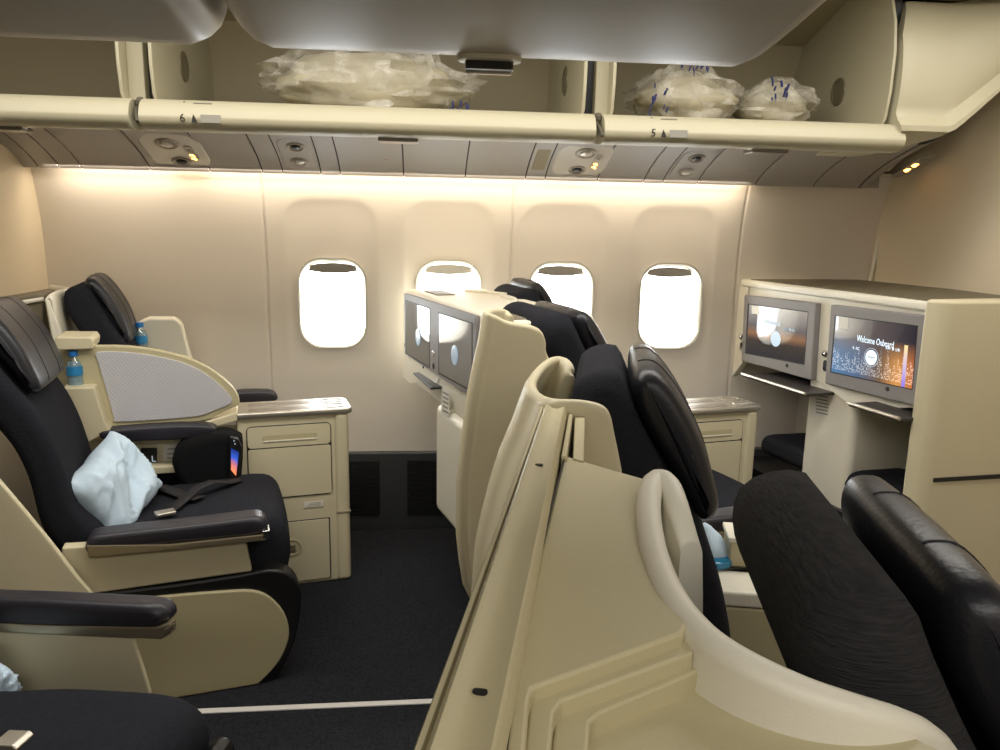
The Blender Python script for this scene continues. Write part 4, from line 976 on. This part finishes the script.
# pillar down to the floor between the two foot wells
pl = [(-0.02, FM.lz(440, 400, 0)[0]+0.0), (-0.02, FM.lz(470, 400, 0)[0]), (0.10, FM.lz(470, 400, 0)[0]), (0.10, FM.lz(440, 400, 0)[0]+0.0)]
fin_mesh('pillar', zprism(FM, pl, 0.33, zh-0.395, 0.03, 4), CREAM2, r)
nt_ = fin_mesh('notice_label', mprism(MP(FM, -0.021), [(442, 387), (449.5, 391), (449, 417), (441.5, 413)], 0.0, 0.0008, 0), WHITEP, r)
for i in range(5): fin_mesh('print_line', mprism(MP(FM, -0.0215), [(443, 391+4.5*i), (448.5, 394+4.5*i), (448.5, 396+4.5*i), (443, 393+4.5*i)], 0.0005, 0.0015, 0), PRINTG, nt_)
# items on the housing top: slot and low cream hood rims
fin_mesh('top_slot', zprism(FM, [(0.05, lR+0.05), (0.13, lR+0.05), (0.13, lR+0.20), (0.05, lR+0.20)], zh, zh+0.004, 0.002), OLIVET, r)
fin_mesh('top_slot', zprism(FM, [(0.05, lL-0.30), (0.13, lL-0.30), (0.13, lL-0.12), (0.05, lL-0.12)], zh, zh+0.004, 0.002), OLIVET, r)
# ------------------------------------------------------------------ bulkhead monitor unit of the front row
FB = Frame(1.515, 3.55, 11.5); mb = MP(FB, 0.0)
r = root('bulkhead_monitor_unit', 'cream bulkhead unit with two lit monitors, shelves and foot wells', 'monitor unit', FB.w(0, -0.5, 0), 11.5, 'monitor units')
tl, tr = mb.p(740, 281), mb.p(938, 301); zb1 = (tl.z+tr.z)/2
lA, lB = FB.lz(738, 281, 0)[0], FB.lz(942, 301, 0)[0]
# top deck
fin_mesh('top_deck', zprism(FB, [(0.012, lA), (0.012, lB), (0.75, lB-0.02), (0.72, lA-0.05), (0.35, lA+0.02)], zb1-0.035, zb1, 0.012, 4), CREAM2, r)
fin_mesh('deck_surface', zprism(FB, [(0.035, lA-0.05), (0.035, lB+0.02), (0.60, lB+0.02), (0.60, lA-0.08)], zb1, zb1+0.003, 0.001), OLIVET, r)
# face panel with monitors
fin_mesh('face_panel', mprism(mb, [(742, 288), (745, 285), (938, 305), (928, 410), (922, 408), (850, 410), (811, 381), (738, 362)], -0.08, -0.028, 0.006), CREAM2, r)
# side frame near the wall
fin_mesh('left_frame', mprism(mb, [(737, 282), (741, 280), (745, 284), (739, 363), (727, 380), (722, 378)], -0.05, -0.018, 0.006), CREAM2, r)
def bulk_mon(bez, scr, smat):
    b = fin_mesh('monitor_bezel', mprism(mb, bez, -0.030, 0.0, 0.006, 3), BEZEL, r)
    tl, tr_, br, bl = scr
    fin_mesh('screen_gap', mprism(mb, [(tl[0]-1.5, tl[1]-1), (tr_[0]+0.5, tr_[1]-1), (br[0]+0.5, br[1]+1), (bl[0]-1.5, bl[1]+1)], -0.001, 0.0006, 0), SEAM, b)
    quad_uv('monitor_screen', [mb.p(*bl, 0.001), mb.p(*br, 0.001), mb.p(*tr_, 0.001), mb.p(*tl, 0.001)], smat, b)
    return b
b1 = bulk_mon([(744, 295), (816, 303), (811, 380.5), (741, 360.5)], [(749.5, 304.5), (808, 312.5), (804, 364), (746.5, 352.5)], SCR_DUSK)
b2 = bulk_mon([(830.5, 304.5), (928, 316), (917, 407), (824.5, 383.5)], [(836.5, 316), (917.5, 326.5), (912, 389), (831.5, 371.5)], SCR_CITY)
def on_scr(px, py, d=0.0016): return mb.p(px, py, d)
ex2 = (on_scr(917, 340)-on_scr(834, 330)).normalized(); ey2 = Vector((0, 0, 1))
wt = on_scr(857, 341); wx = (on_scr(896, 348)-on_scr(857, 343.5))
text('welcome_text', 'Welcome Onboard', wt, -FB.l, (0, 0, 1), 0.036, ICON, b2, 'LEFT', 0.64)
def scr_disc(px, py, rr, m, par, nm='screen_icon', lab=None, d=0.0013):
    o = fin_mesh(nm, lathe(on_scr(px, py, d), [(rr, 0), (rr, 0.0008)], 32, -FB.f), m, par); return o
scr_disc(871.5, 357.5, 0.028, ICON, b2); scr_disc(776, 339, 0.034, ICOND, b1)
rb = ring_bm(rrect(0, 0, 0.072, 0.072, 0.0359, 8), rrect(0, 0, 0.068, 0.068, 0.0339, 8), lambda a, c: on_scr(871.5, 357.5, 0.0014)+FB.l*a+Vector((0, 0, c)), lambda a, c: on_scr(871.5, 357.5, 0.0018)+FB.l*a+Vector((0, 0, c)))
fin_mesh('icon_ring', rb, ICOND, b2)
text('icon_text', 'Start', on_scr(871.5, 358.5, 0.0026), -FB.l, (0, 0, 1), 0.018, PRINTG, b2)
text('route_text', 'KWI  \u25c6  LHR', on_scr(893, 350.5, 0.0017), -FB.l, (0, 0, 1), 0.016, ICON, b2, sx=0.7)
text('seat_text', '4. 1C', on_scr(856, 345.5+4, 0.0017), -FB.l, (0, 0, 1), 0.016, ICON, b2)
text('route_text', 'KWI  \u25c6  LHR', on_scr(790, 331, 0.0017), -FB.l, (0, 0, 1), 0.016, ICOND, b1, sx=0.7)
text('welcome_text', 'Welcome', on_scr(772, 324.5, 0.0017), -FB.l, (0, 0, 1), 0.030, ICOND, b1)
def card(x0, y0, x1, y1, par):
    quad_uv('pale_square', [on_scr(x0, y1, 0.0018), on_scr(x1, y1+1, 0.0018), on_scr(x1, y0+1, 0.0018), on_scr(x0, y0, 0.0018)], WHITEP, par)  # small pale square near the upper left screen corner
card(839, 317, 848.5, 327.5, b2); card(752, 305.5, 759, 313.5, b1)
for px, py, par in ((887.5, 389, b2), (787, 365.5, b1)): 
    fin_mesh('camera_hole', lathe(mb.p(px, py, 0.0), [(0.009, 0), (0.008, 0.002)], 16, -FB.f), BLACKP, par)
for (x, y, x2, y2) in ((821.5, 354, 821.5, 366), (738.5, 337, 738, 347)):
    fin_mesh('reading_lamp', lathe(mb.p(x, y, -0.026), [(0.014, 0), (0.015, 0.01), (0.010, 0.02), (0.004, 0.026)], 16, (-FB.f-FB.l*0.2)), CHROME, r)
    c = mb.p(x2, y2, -0.026); fin_mesh('volume_knob', prism([c+FB.l*a+Vector((0, 0, b_)) for a, b_ in rrect(0, 0, 0.03, 0.045, 0.009, 3)], [c+FB.l*a+Vector((0, 0, b_))-FB.f*0.008 for a, b_ in rrect(0, 0, 0.03, 0.045, 0.009, 3)], 0.002), BLACKP, r)
# centre pillar and foot wells
l0_, l1_ = FB.lz(803, 430, 0.04)[0], FB.lz(852, 430, 0.04)[0]
fin_mesh('centre_pillar', zprism(FB, [(0.04, l0_), (0.04, l1_), (0.40, l1_), (0.40, l0_)], 0.02, zb1-0.27, 0.03, 4), CREAM2, r)
lab = fin_mesh('notice_label', mprism(MP(FB, 0.039), [(814, 388), (830, 391), (828, 418), (812, 414)], 0, 0.0008, 0), WHITEP, r)
for i in range(7): fin_mesh('print_line', mprism(MP(FB, 0.0385), [(816, 391+3.4*i), (828, 393.4+3.4*i), (828, 394.8+3.4*i), (816, 392.4+3.4*i)], 0.0004, 0.0012, 0), PRINTG, lab)
fin_mesh('foot_well_liner', fbox(FB, 0.36, 0.40, lB, lA+0.05, 0.05, zb1-0.36, 0.0), mat('well_liner', srgb(176, 170, 160), 0.6), r)
fin_mesh('foot_well_floor', fbox(FB, 0.02, 0.36, lB, lA-0.02, 0.02, 0.34, 0.004), BLACKP, r)
for (a, b_, c_, d_) in (((742, 376), (806, 391.5), 0.13, 'tray'), ((848, 404), (917, 421.5), 0.15, 'tray')) and [((742, 376), (806, 391.5), 0.12, 0), ((848, 404), (900, 417.5), 0.14, 0)]:
    mq = MP(FB, -0.10); P0, P1 = mq.p(*a), mq.p(*b_); zz = (P0.z+P1.z)/2; P0.z = P1.z = zz
    Q0, Q1 = P0+FB.f*0.30, P1+FB.f*0.30
    t_ = fin_mesh('shelf_tray', prism([P0, P1, Q1, Q0], [p-Vector((0, 0, 0.012)) for p in (P0, P1, Q1, Q0)], 0.003), mat('tray_dark', srgb(52, 48, 46), 0.4), r)
    fin_mesh('shelf_lip', tube([P0-FB.f*0.002, P1-FB.f*0.002], 0.007, 8), METAL, t_)
# ottoman pads in the wells
for k, (px, py, w_) in enumerate(((790, 452, 0.32), (880, 475, 0.3))):
    l, z = FB.lz(px, py, 0.10)
    o = pad(FB, catmull([(0.06, 0.42), (0.05, 0.47), (0.08, 0.50), (0.20, 0.50), (0.33, 0.49), (0.34, 0.42), (0.2, 0.40)], 3), l-w_/2, l+w_/2, 0.03, 4)
    fin_mesh('foot_rest', o, FABRIC, r, smooth=180)
# closet at the right end of the unit
cl0 = FB.lz(938, 300, 0)[0]
r = root('closet_cabinet', 'tall cream closet side at the right edge, next to the city-lights monitor', 'closet', FB.w(0.3, cl0-0.15, 0), 11.5)
fin_mesh('closet_body', zprism(FB, [(-0.045, cl0+0.012), (-0.03, cl0-0.03), (0.02, cl0-0.055), (0.50, cl0-0.095), (0.50, cl0+0.012)], 0.02, zb1+0.015, 0.014, 4), CREAM, r)
fin_mesh('belt_line', zprism(FB, [(0.02, cl0-0.058), (0.49, cl0-0.102), (0.49, cl0-0.096), (0.02, cl0-0.052)], 0.60, 0.615), BLACKP, r)
# ------------------------------------------------------------------ blue pillow on the left seat
def pillow(fr, c, w, h, t, rots, label, seed, grp=None):
    r = root('pillow', label, 'pillow', c, 0, grp)
    M = Matrix.Translation(Vector(c)) @ (Matrix.Rotation(rad(rots[2]), 4, 'Z') @ Matrix.Rotation(rad(rots[1]), 4, 'Y') @ Matrix.Rotation(rad(rots[0]), 4, 'X'))
    bm = bmesh.new(); N = 40; top = []; bot = []
    for s_, arr in ((1, top), (-1, bot)):
        for i in range(N+1):
            row = []
            for j in range(N+1):
                u, v = i/N*2-1, j/N*2-1
                e = (1-u**4)**0.55*(1-v**4)**0.55 if abs(u) < 1 and abs(v) < 1 else 0
                pinch = 1-0.10*(1-abs(u))**0.8*abs(v)**3; pinch2 = 1-0.10*(1-abs(v))**0.8*abs(u)**3
                x, y = u*w/2*pinch2, v*h/2*pinch
                fold = 0.024*(1-2*abs(mnoise.noise(Vector((u*0.7+seed, v*1.9+u*1.1, 0.3*s_)))*1.6))*(0.3+0.8*e)
                cr_ = abs(mnoise.noise(Vector((u*1.3+v*2.4+seed, (v-u)*0.8, 3)))); fold += 0.012*max(0, 0.10-cr_)/0.10*(0.3+0.7*e)
                z = s_*t/2*e+fold*(1 if s_ > 0 else 0.7)
                row.append(bm.verts.new(M @ Vector((x, y, z if 0 < i < N and 0 < j < N else 0.012*mnoise.noise(Vector((u*2, v*2, seed)))))))
            arr.append(row)
    for i in range(N):
        for j in range(N):
            bm.faces.new((top[i][j], top[i+1][j], top[i+1][j+1], top[i][j+1])); bm.faces.new((bot[i][j], bot[i][j+1], bot[i+1][j+1], bot[i+1][j]))
    bmesh.ops.remove_doubles(bm, verts=bm.verts[:], dist=0.0003)
    fin_mesh('pillow_case', bm, PILLOW, r, smooth=180); return r
q = FW1.fz(110, 487, -0.16); pc = FW1.w(q[0]+0.01, -0.16, q[1])
pillow(FW1, pc, 0.26, 0.33, 0.12, (30, 56, 18), 'pale blue crumpled pillow leaning on the black seat at the left', 4.2)
# ================================================================== CENTRE SEATS
# rear row: only the aisle arm, cushion and a bit of pillow come into the frame
r = root('business_seat', 'black centre seat in the bottom left corner, only its armrest and cushion in view', 'seat', FC1.w(0.6, 1.55, 0), -13.5, 'business class seats')
LA = 1.83
ar = on(FC1, [(-60, 592), (0, 594), (60, 596), (120, 599), (160, 601), (172, 605), (176, 614), (172, 621), (158, 625), (120, 626), (40, 622), (-60, 620)], LA)
a = fin_mesh('armrest', pad(FC1, catmull(shift(ar, -0.02, -0.012), 5), LA-0.01, LA+0.055, 0.016, 4), ARMPAD, r, smooth=180)
rl = on(FC1, [(-60, 618), (60, 623), (160, 625), (173, 621), (174, 631), (164, 637), (60, 632), (-60, 627)], LA)
fin_mesh('armrest_rail', fprism(FC1, rl, LA-0.012, LA+0.012, 0.003, 2), BRONZE, a)
bt = on(FC1, [(168, 626), (177, 620), (178, 625), (169, 631)], LA)
fin_mesh('recline_button', fprism(FC1, bt, LA-0.016, LA-0.006, 0.002, 2), BRONZE, a)
sp = on(FC1, [(-60, 625), (0, 629), (134, 636), (142, 660), (151, 690), (150, 760), (-60, 760)], LA+0.01)
fin_mesh('upper_side_panel', fprism(FC1, sp, LA+0.002, LA+0.014, 0.004, 3), CREAM, r)
LC = 1.72
cu = on(FC1, [(-120, 690), (0, 688), (60, 684), (120, 687), (170, 690), (195, 696), (212, 712), (217, 730), (212, 748), (200, 762), (150, 800), (0, 800), (-120, 800)], LC)
fin_mesh('cushion', pad(FC1, catmull(cu, 3), LC-0.46, LC+0.02, 0.05, 5), FABRIC, r, smooth=180)
fb_ = on(FC1, [(200, 790), (205, 755), (216, 738), (228, 735), (236, 744), (238, 760), (232, 790)], LC)
fin_mesh('lower_band', fprism(FC1, catmull(fb_, 2), LC-0.06, LC, 0.01), BLACKP, r)
bk = on(FC1, [(-10, 745), (12, 746), (17, 750), (12, 757), (-10, 757)], LC-0.35)
fin_mesh('belt_buckle', fprism(FC1, bk, LC-0.35, LC-0.31, 0.003), METAL, r)
q = FC1.fz(-34, 690, 1.70)
pillow(FC1, FC1.w(q[0], 1.70, q[1]), 0.17, 0.17, 0.08, (0, 60, -10), 'pale blue pillow cut off at the left edge, behind the near armrest', 9.1)
# front row, far centre seat
r = root('business_seat', 'black centre seat in the middle of the picture, leather headrest facing right', 'seat', FC2.w(0.5, 1.55, 0), -13.5, 'business class seats')
sp_ = [FC2.fl(x, y, z)+(z,) for x, y, z in ((575, 392, 1.10), (571.5, 374, 1.145), (568.5, 361.5, 1.168), (561, 356.5, 1.174), (552, 357.5, 1.174), (541.5, 365, 1.170), (534, 375.5, 1.164), (531.6, 382, 1.160), (534, 389, 1.156), (541.5, 395, 1.152))]
for x, y in ((555, 398.6), (579, 399.5), (595.5, 402.5), (605, 407), (610.5, 416), (615, 437), (621, 467), (628, 510), (640, 580)):
    f_, z_ = FC2.fz(x, y, 1.29); sp_.append((f_, 1.29, z_))
shell_rim(FC2, r, sp_, 0.45, 0.022, interp([(0.4, -0.12), (0.85, -0.095), (1.0, -0.06), (1.10, -0.022), (1.17, 0.0)]), CREAM)
head_slab(FC2, r, 1.36, 1.80, 0.0)
cp = [(0.34, 0.43), (0.40, 0.49), (0.6, 0.50), (0.9, 0.52), (0.97, 0.48), (0.98, 0.38), (0.9, 0.33), (0.5, 0.38)]
fin_mesh('cushion', pad(FC2, catmull(cp, 3), 1.36, 1.80, 0.04, 5), FABRIC, r, smooth=180)
fin_mesh('seat_underframe', fbox(FC2, 0.1, 0.8, 1.38, 1.78, 0.03, 0.36, 0.01), BLACKP, r)
fin_mesh('aisle_side_panel', fbox(FC2, 0.2, 0.95, 1.82, 1.86, 0.05, 0.50, 0.008), CREAM, r)
# front row, near centre seat
r = root('business_seat', 'large black seat at the lower right, ribbed fabric back and leather headrest', 'seat', FC2.w(0.6, 0.85, 0), -13.5, 'business class seats')
LN = 0.63
RIB = mat('ribbed_charcoal_fabric', srgb(46, 45, 46), 0.95, bump=1.0, bscale=150, var=0.65, vscale=150, spec=0.15, stretch=(0.3, 0.3, 3.2))
nb_, nh_ = head_slab(FC2, r, 0.60, 1.0, 0.225, -0.03, 0.0, 0.01, 0.0, 0)
nb_.data.materials.clear(); nb_.data.materials.append(RIB)
cp = [(0.44, 0.43), (0.50, 0.49), (0.7, 0.50), (1.0, 0.52), (1.07, 0.48), (1.08, 0.38), (1.0, 0.33), (0.6, 0.38)]
fin_mesh('cushion', pad(FC2, catmull(cp, 3), 0.62, 1.04, 0.04, 5), FABRIC, r, smooth=180)
# its wrap-around shell: rim traced in plan, from the inner peak around the back to the aisle wing
rim = []
for x, y, z in ((692, 545, 1.10), (680, 505, 1.135), (670, 478, 1.152), (660, 471, 1.155), (652, 478, 1.152), (649, 500, 1.147), (652, 530, 1.143), (660, 560, 1.14), (673, 588, 1.138), (692, 613, 1.135), (720, 638, 1.133), (760, 661, 1.130), (810, 683, 1.124), (860, 699, 1.115), (905, 712, 1.10), (930, 724, 1.08), (945, 742, 1.05), (956, 770, 1.0), (965, 820, 0.93)):
    p = atZ(x, y, z); rim.append((p.x, p.y, z))
rimc = catmull(rim, 5, closed=False)
def shell_loft(pts, zb, th):
    bm = bmesh.new(); rings = []; P = [Vector(p) for p in pts]; N = len(P)
    for i, p in enumerate(P):
        t = P[min(i+1, N-1)]-P[max(i-1, 0)]; t.z = 0; t.normalize(); n_ = Vector((-t.y, t.x, 0))   # left of travel = inside of the shell
        ring = []
        flare = 0.022
        prof = [(-th*0.5-flare, zb-p.z)]+[(-th*0.5-flare*(k/5)**1.0, -0.30*(k/5)) for k in (4, 3, 2, 1)]+[(-th*0.5*math.cos(a)-0.0, -0.011+0.013*math.sin(a)) for a in [math.pi*k/6 for k in range(7)]]+[(th*0.5, -0.10), (th*0.5, -0.25), (th*0.5-flare, zb-p.z)]
        for d, h_ in prof: ring.append(bm.verts.new(p+n_*d+Vector((0, 0, h_))))
        rings.append(ring)
    n = len(rings[0])
    for a, b in zip(rings, rings[1:]):
        for k in range(n): bm.faces.new((a[k], a[(k+1) % n], b[(k+1) % n], b[k]))
    bm.faces.new(rings[0]); bm.faces.new(rings[-1][::-1]); return bm
fin_mesh('shell', shell_loft(rimc, 0.25, 0.028), CREAM2, r, smooth=60)
# ------------------------------------------------------------------ centre console between and behind the front centre seats
r = root('centre_monitor_console', 'big stone-coloured back console in the foreground with grooves and screw holes', 'console', FC2.w(0, 0.7, 0.6), -13.5)
def plan(pts, z): return [FC2.fl(x, y, z) for x, y in pts]
Z0 = 1.150
def slabz(nm, pts, ztop, zbot, m, rr=0.003, seg=3, par=None, side=None):
    return fin_mesh(nm, prism([FC2.w(*FC2.fl(x, y, ztop), ztop) for x, y in pts], [FC2.w(*FC2.fl(x, y, ztop), zbot) for x, y in pts], rr, seg), m, par or r)
fin_mesh('housing_core', zprism(FC2, [(-0.094, 0.02), (-0.094, 1.245), (-0.035, 1.245), (0.02, 1.0), (0.06, 0.90), (0.06, 0.56), (0.10, 0.50), (0.26, 0.44), (0.26, 0.02)], 0.55, 1.07, 0.006), KHAKI, r)
# ridge strips run along the console
def strip(nm, x0t, x1t, yt, x0b, x1b, z, zb, rr, m):
    return slabz(nm, [(x0t, yt), (x1t, yt), (x1b, 790), (x0b, 790)], z, zb, m, rr)
# cross-section of the long cap along its run: lip, groove, rounded crest, dished top, rounded shoulder
def cap_section():
    a0, a1 = FC2.fl(540, 407, Z0), FC2.fl(567, 409, Z0); b0 = FC2.fl(410, 750, Z0); b1 = FC2.fl(506, 750, Z0-0.012)
    fl_, fr2 = (a0[0]+b0[0])/2, None
    lt = a0[1]; lb = 0.10
    wt, wb = a1[0]-a0[0], b1[0]-b0[0]
    sec = [(0.0, -0.09), (0.0, -0.006), (0.05, 0.0), (0.11, -0.001), (0.13, -0.006), (0.16, -0.006), (0.18, 0.002), (0.25, 0.006), (0.33, 0.004), (0.45, 0.0), (0.62, -0.0015), (0.78, 0.001), (0.88, 0.003), (0.95, 0.0), (1.0, -0.012), (1.0, -0.09)]
    bm = bmesh.new(); rings = []
    for k in range(9):
        u = k/8; l = lt+(lb-lt)*u; w_ = wt+(wb-wt)*min(1.15, (lt-l)/(lt-b0[1])); f0 = a0[0]+(b0[0]-a0[0])*(lt-l)/(lt-b0[1])
        rings.append([bm.verts.new(FC2.w(f0+w_*s, l, Z0+h)) for s, h in sec])
    n = len(sec)
    for a, b in zip(rings, rings[1:]):
        for i in range(n): bm.faces.new((a[i], a[(i+1) % n], b[(i+1) % n], b[i]))
    bm.faces.new(rings[0]); bm.faces.new(rings[-1][::-1]); return bm
capo = fin_mesh('top_cap', cap_section(), KHAKI, r, smooth=40)
for x, y in ((539, 465), (480, 692)):
    p = atZ(x, y, Z0); fin_mesh('screw_hole', zprism(Frame(p.x, p.y, -13.5), rrect(0, 0, 0.010, 0.005, 0.0024, 3), Z0-0.001, Z0+0.0012), SEAM, capo)
fin_mesh('cap_seam', tube([atZ(x, y, 1.1345) for x, y in ((565, 456), (552, 503.6), (541, 552), (527.6, 613.6), (515, 679.6), (505.6, 750), (500, 790))], 0.0014, 6), LINE, r)
# short bars beside the cap at its far end
slabz('end_bar', [(569, 412), (573, 412), (567, 456), (561, 456)], 1.140, 1.06, KHAKI, 0.002)
slabz('end_bar', [(575, 413), (585, 415), (584, 461), (573, 458)], 1.135, 1.06, KHAKI, 0.002)
# base deck and terraced panels
slabz('base_deck', [(556, 454), (659, 483), (668, 560), (700, 632), (760, 672), (860, 710), (960, 760), (990, 830), (480, 830), (503, 750)], 1.088, 1.02, KHAKI, 0.002)
slabz('upper_panel', [(564, 455), (655, 482), (652, 500), (655, 535), (663, 565), (672, 592), (688, 622), (681, 633), (533, 687), (529, 700), (522, 790), (500, 790), (515, 679.6), (541, 552)], 1.132, 1.06, KHAKI, 0.0035, 3)
slabz('mid_terrace', [(531, 690), (681, 636), (692, 643), (694, 652), (562, 700), (554, 712), (545, 800), (519, 800)], 1.120, 1.06, KHAKI, 0.003, 3)
slabz('low_terrace', [(556, 705), (692, 654), (704, 668), (600, 712), (590, 722), (583, 810), (545, 810)], 1.106, 1.06, KHAKI, 0.003, 3)
# armrest console between the two front centre seats
r = root('centre_armrest_console', 'low cream armrest console between the two front centre seats', 'console', FC2.w(0.5, 1.18, 0.3), -13.5)
tp = [FC2.fl(x, y, 0.70) for x, y in ((690, 574), (760, 572), (790, 586), (694, 589))]
ft = sorted([p[0] for p in tp]); lt_ = sorted([p[1] for p in tp])
fin_mesh('console_top', fbox(FC2, 0.05, 0.75, lt_[0], lt_[-1], 0.665, 0.70, 0.008), CREAM2, r)
fin_mesh('console_side', fbox(FC2, 0.06, 0.74, lt_[0]+0.01, lt_[-1]-0.005, 0.2, 0.66, 0.006), KHAKI, r)
p = FC2.fl(716, 570, 0.70)
r = root('amenity_pouch', 'pale blue pouch with a glossy blue lid on the console beside the middle seat', 'pouch', FC2.w(p[0], p[1]+0.02, 0.70))
c = FC2.w(p[0], p[1]+0.03, 0.701)
fin_mesh('lid', lathe(c, [(0.030, 0), (0.038, 0.004), (0.039, 0.012), (0.034, 0.018), (0.0, 0.021)], 24), mat('teal_gloss', srgb(20, 120, 160), 0.15, spec=0.8), r, smooth=60)
bm = lathe(c+FC2.l*0.03, [(0.035, 0), (0.042, 0.02), (0.030, 0.05), (0.016, 0.075), (0.006, 0.085)], 20)
for v in bm.verts: v.co += Vector((mnoise.noise(v.co*30), mnoise.noise(v.co*30+Vector((5, 5, 5))), mnoise.noise(v.co*25)))*0.010-FC2.f*(v.co.z-0.70)*0.3
fin_mesh('pouch_cloth', bm, PILLOW, r, smooth=180)

# small cream riser behind the pouch
a, b = FC2.fl(728, 537, 0.76), FC2.fl(752, 545, 0.76)
r = root('stowage_box', 'small cream stowage box standing behind the blue pouch', 'box', FC2.w(a[0]+0.1, a[1], 0.70), -13.5)
fin_mesh('box_body', fbox(FC2, a[0], a[0]+0.22, a[1]-0.03, a[1]+0.06, 0.701, 0.76, 0.006), KHAKI, r)
fin_mesh('box_lid', fbox(FC2, a[0]-0.004, a[0]+0.224, a[1]-0.034, a[1]+0.064, 0.76, 0.772, 0.003), CREAM2, r)
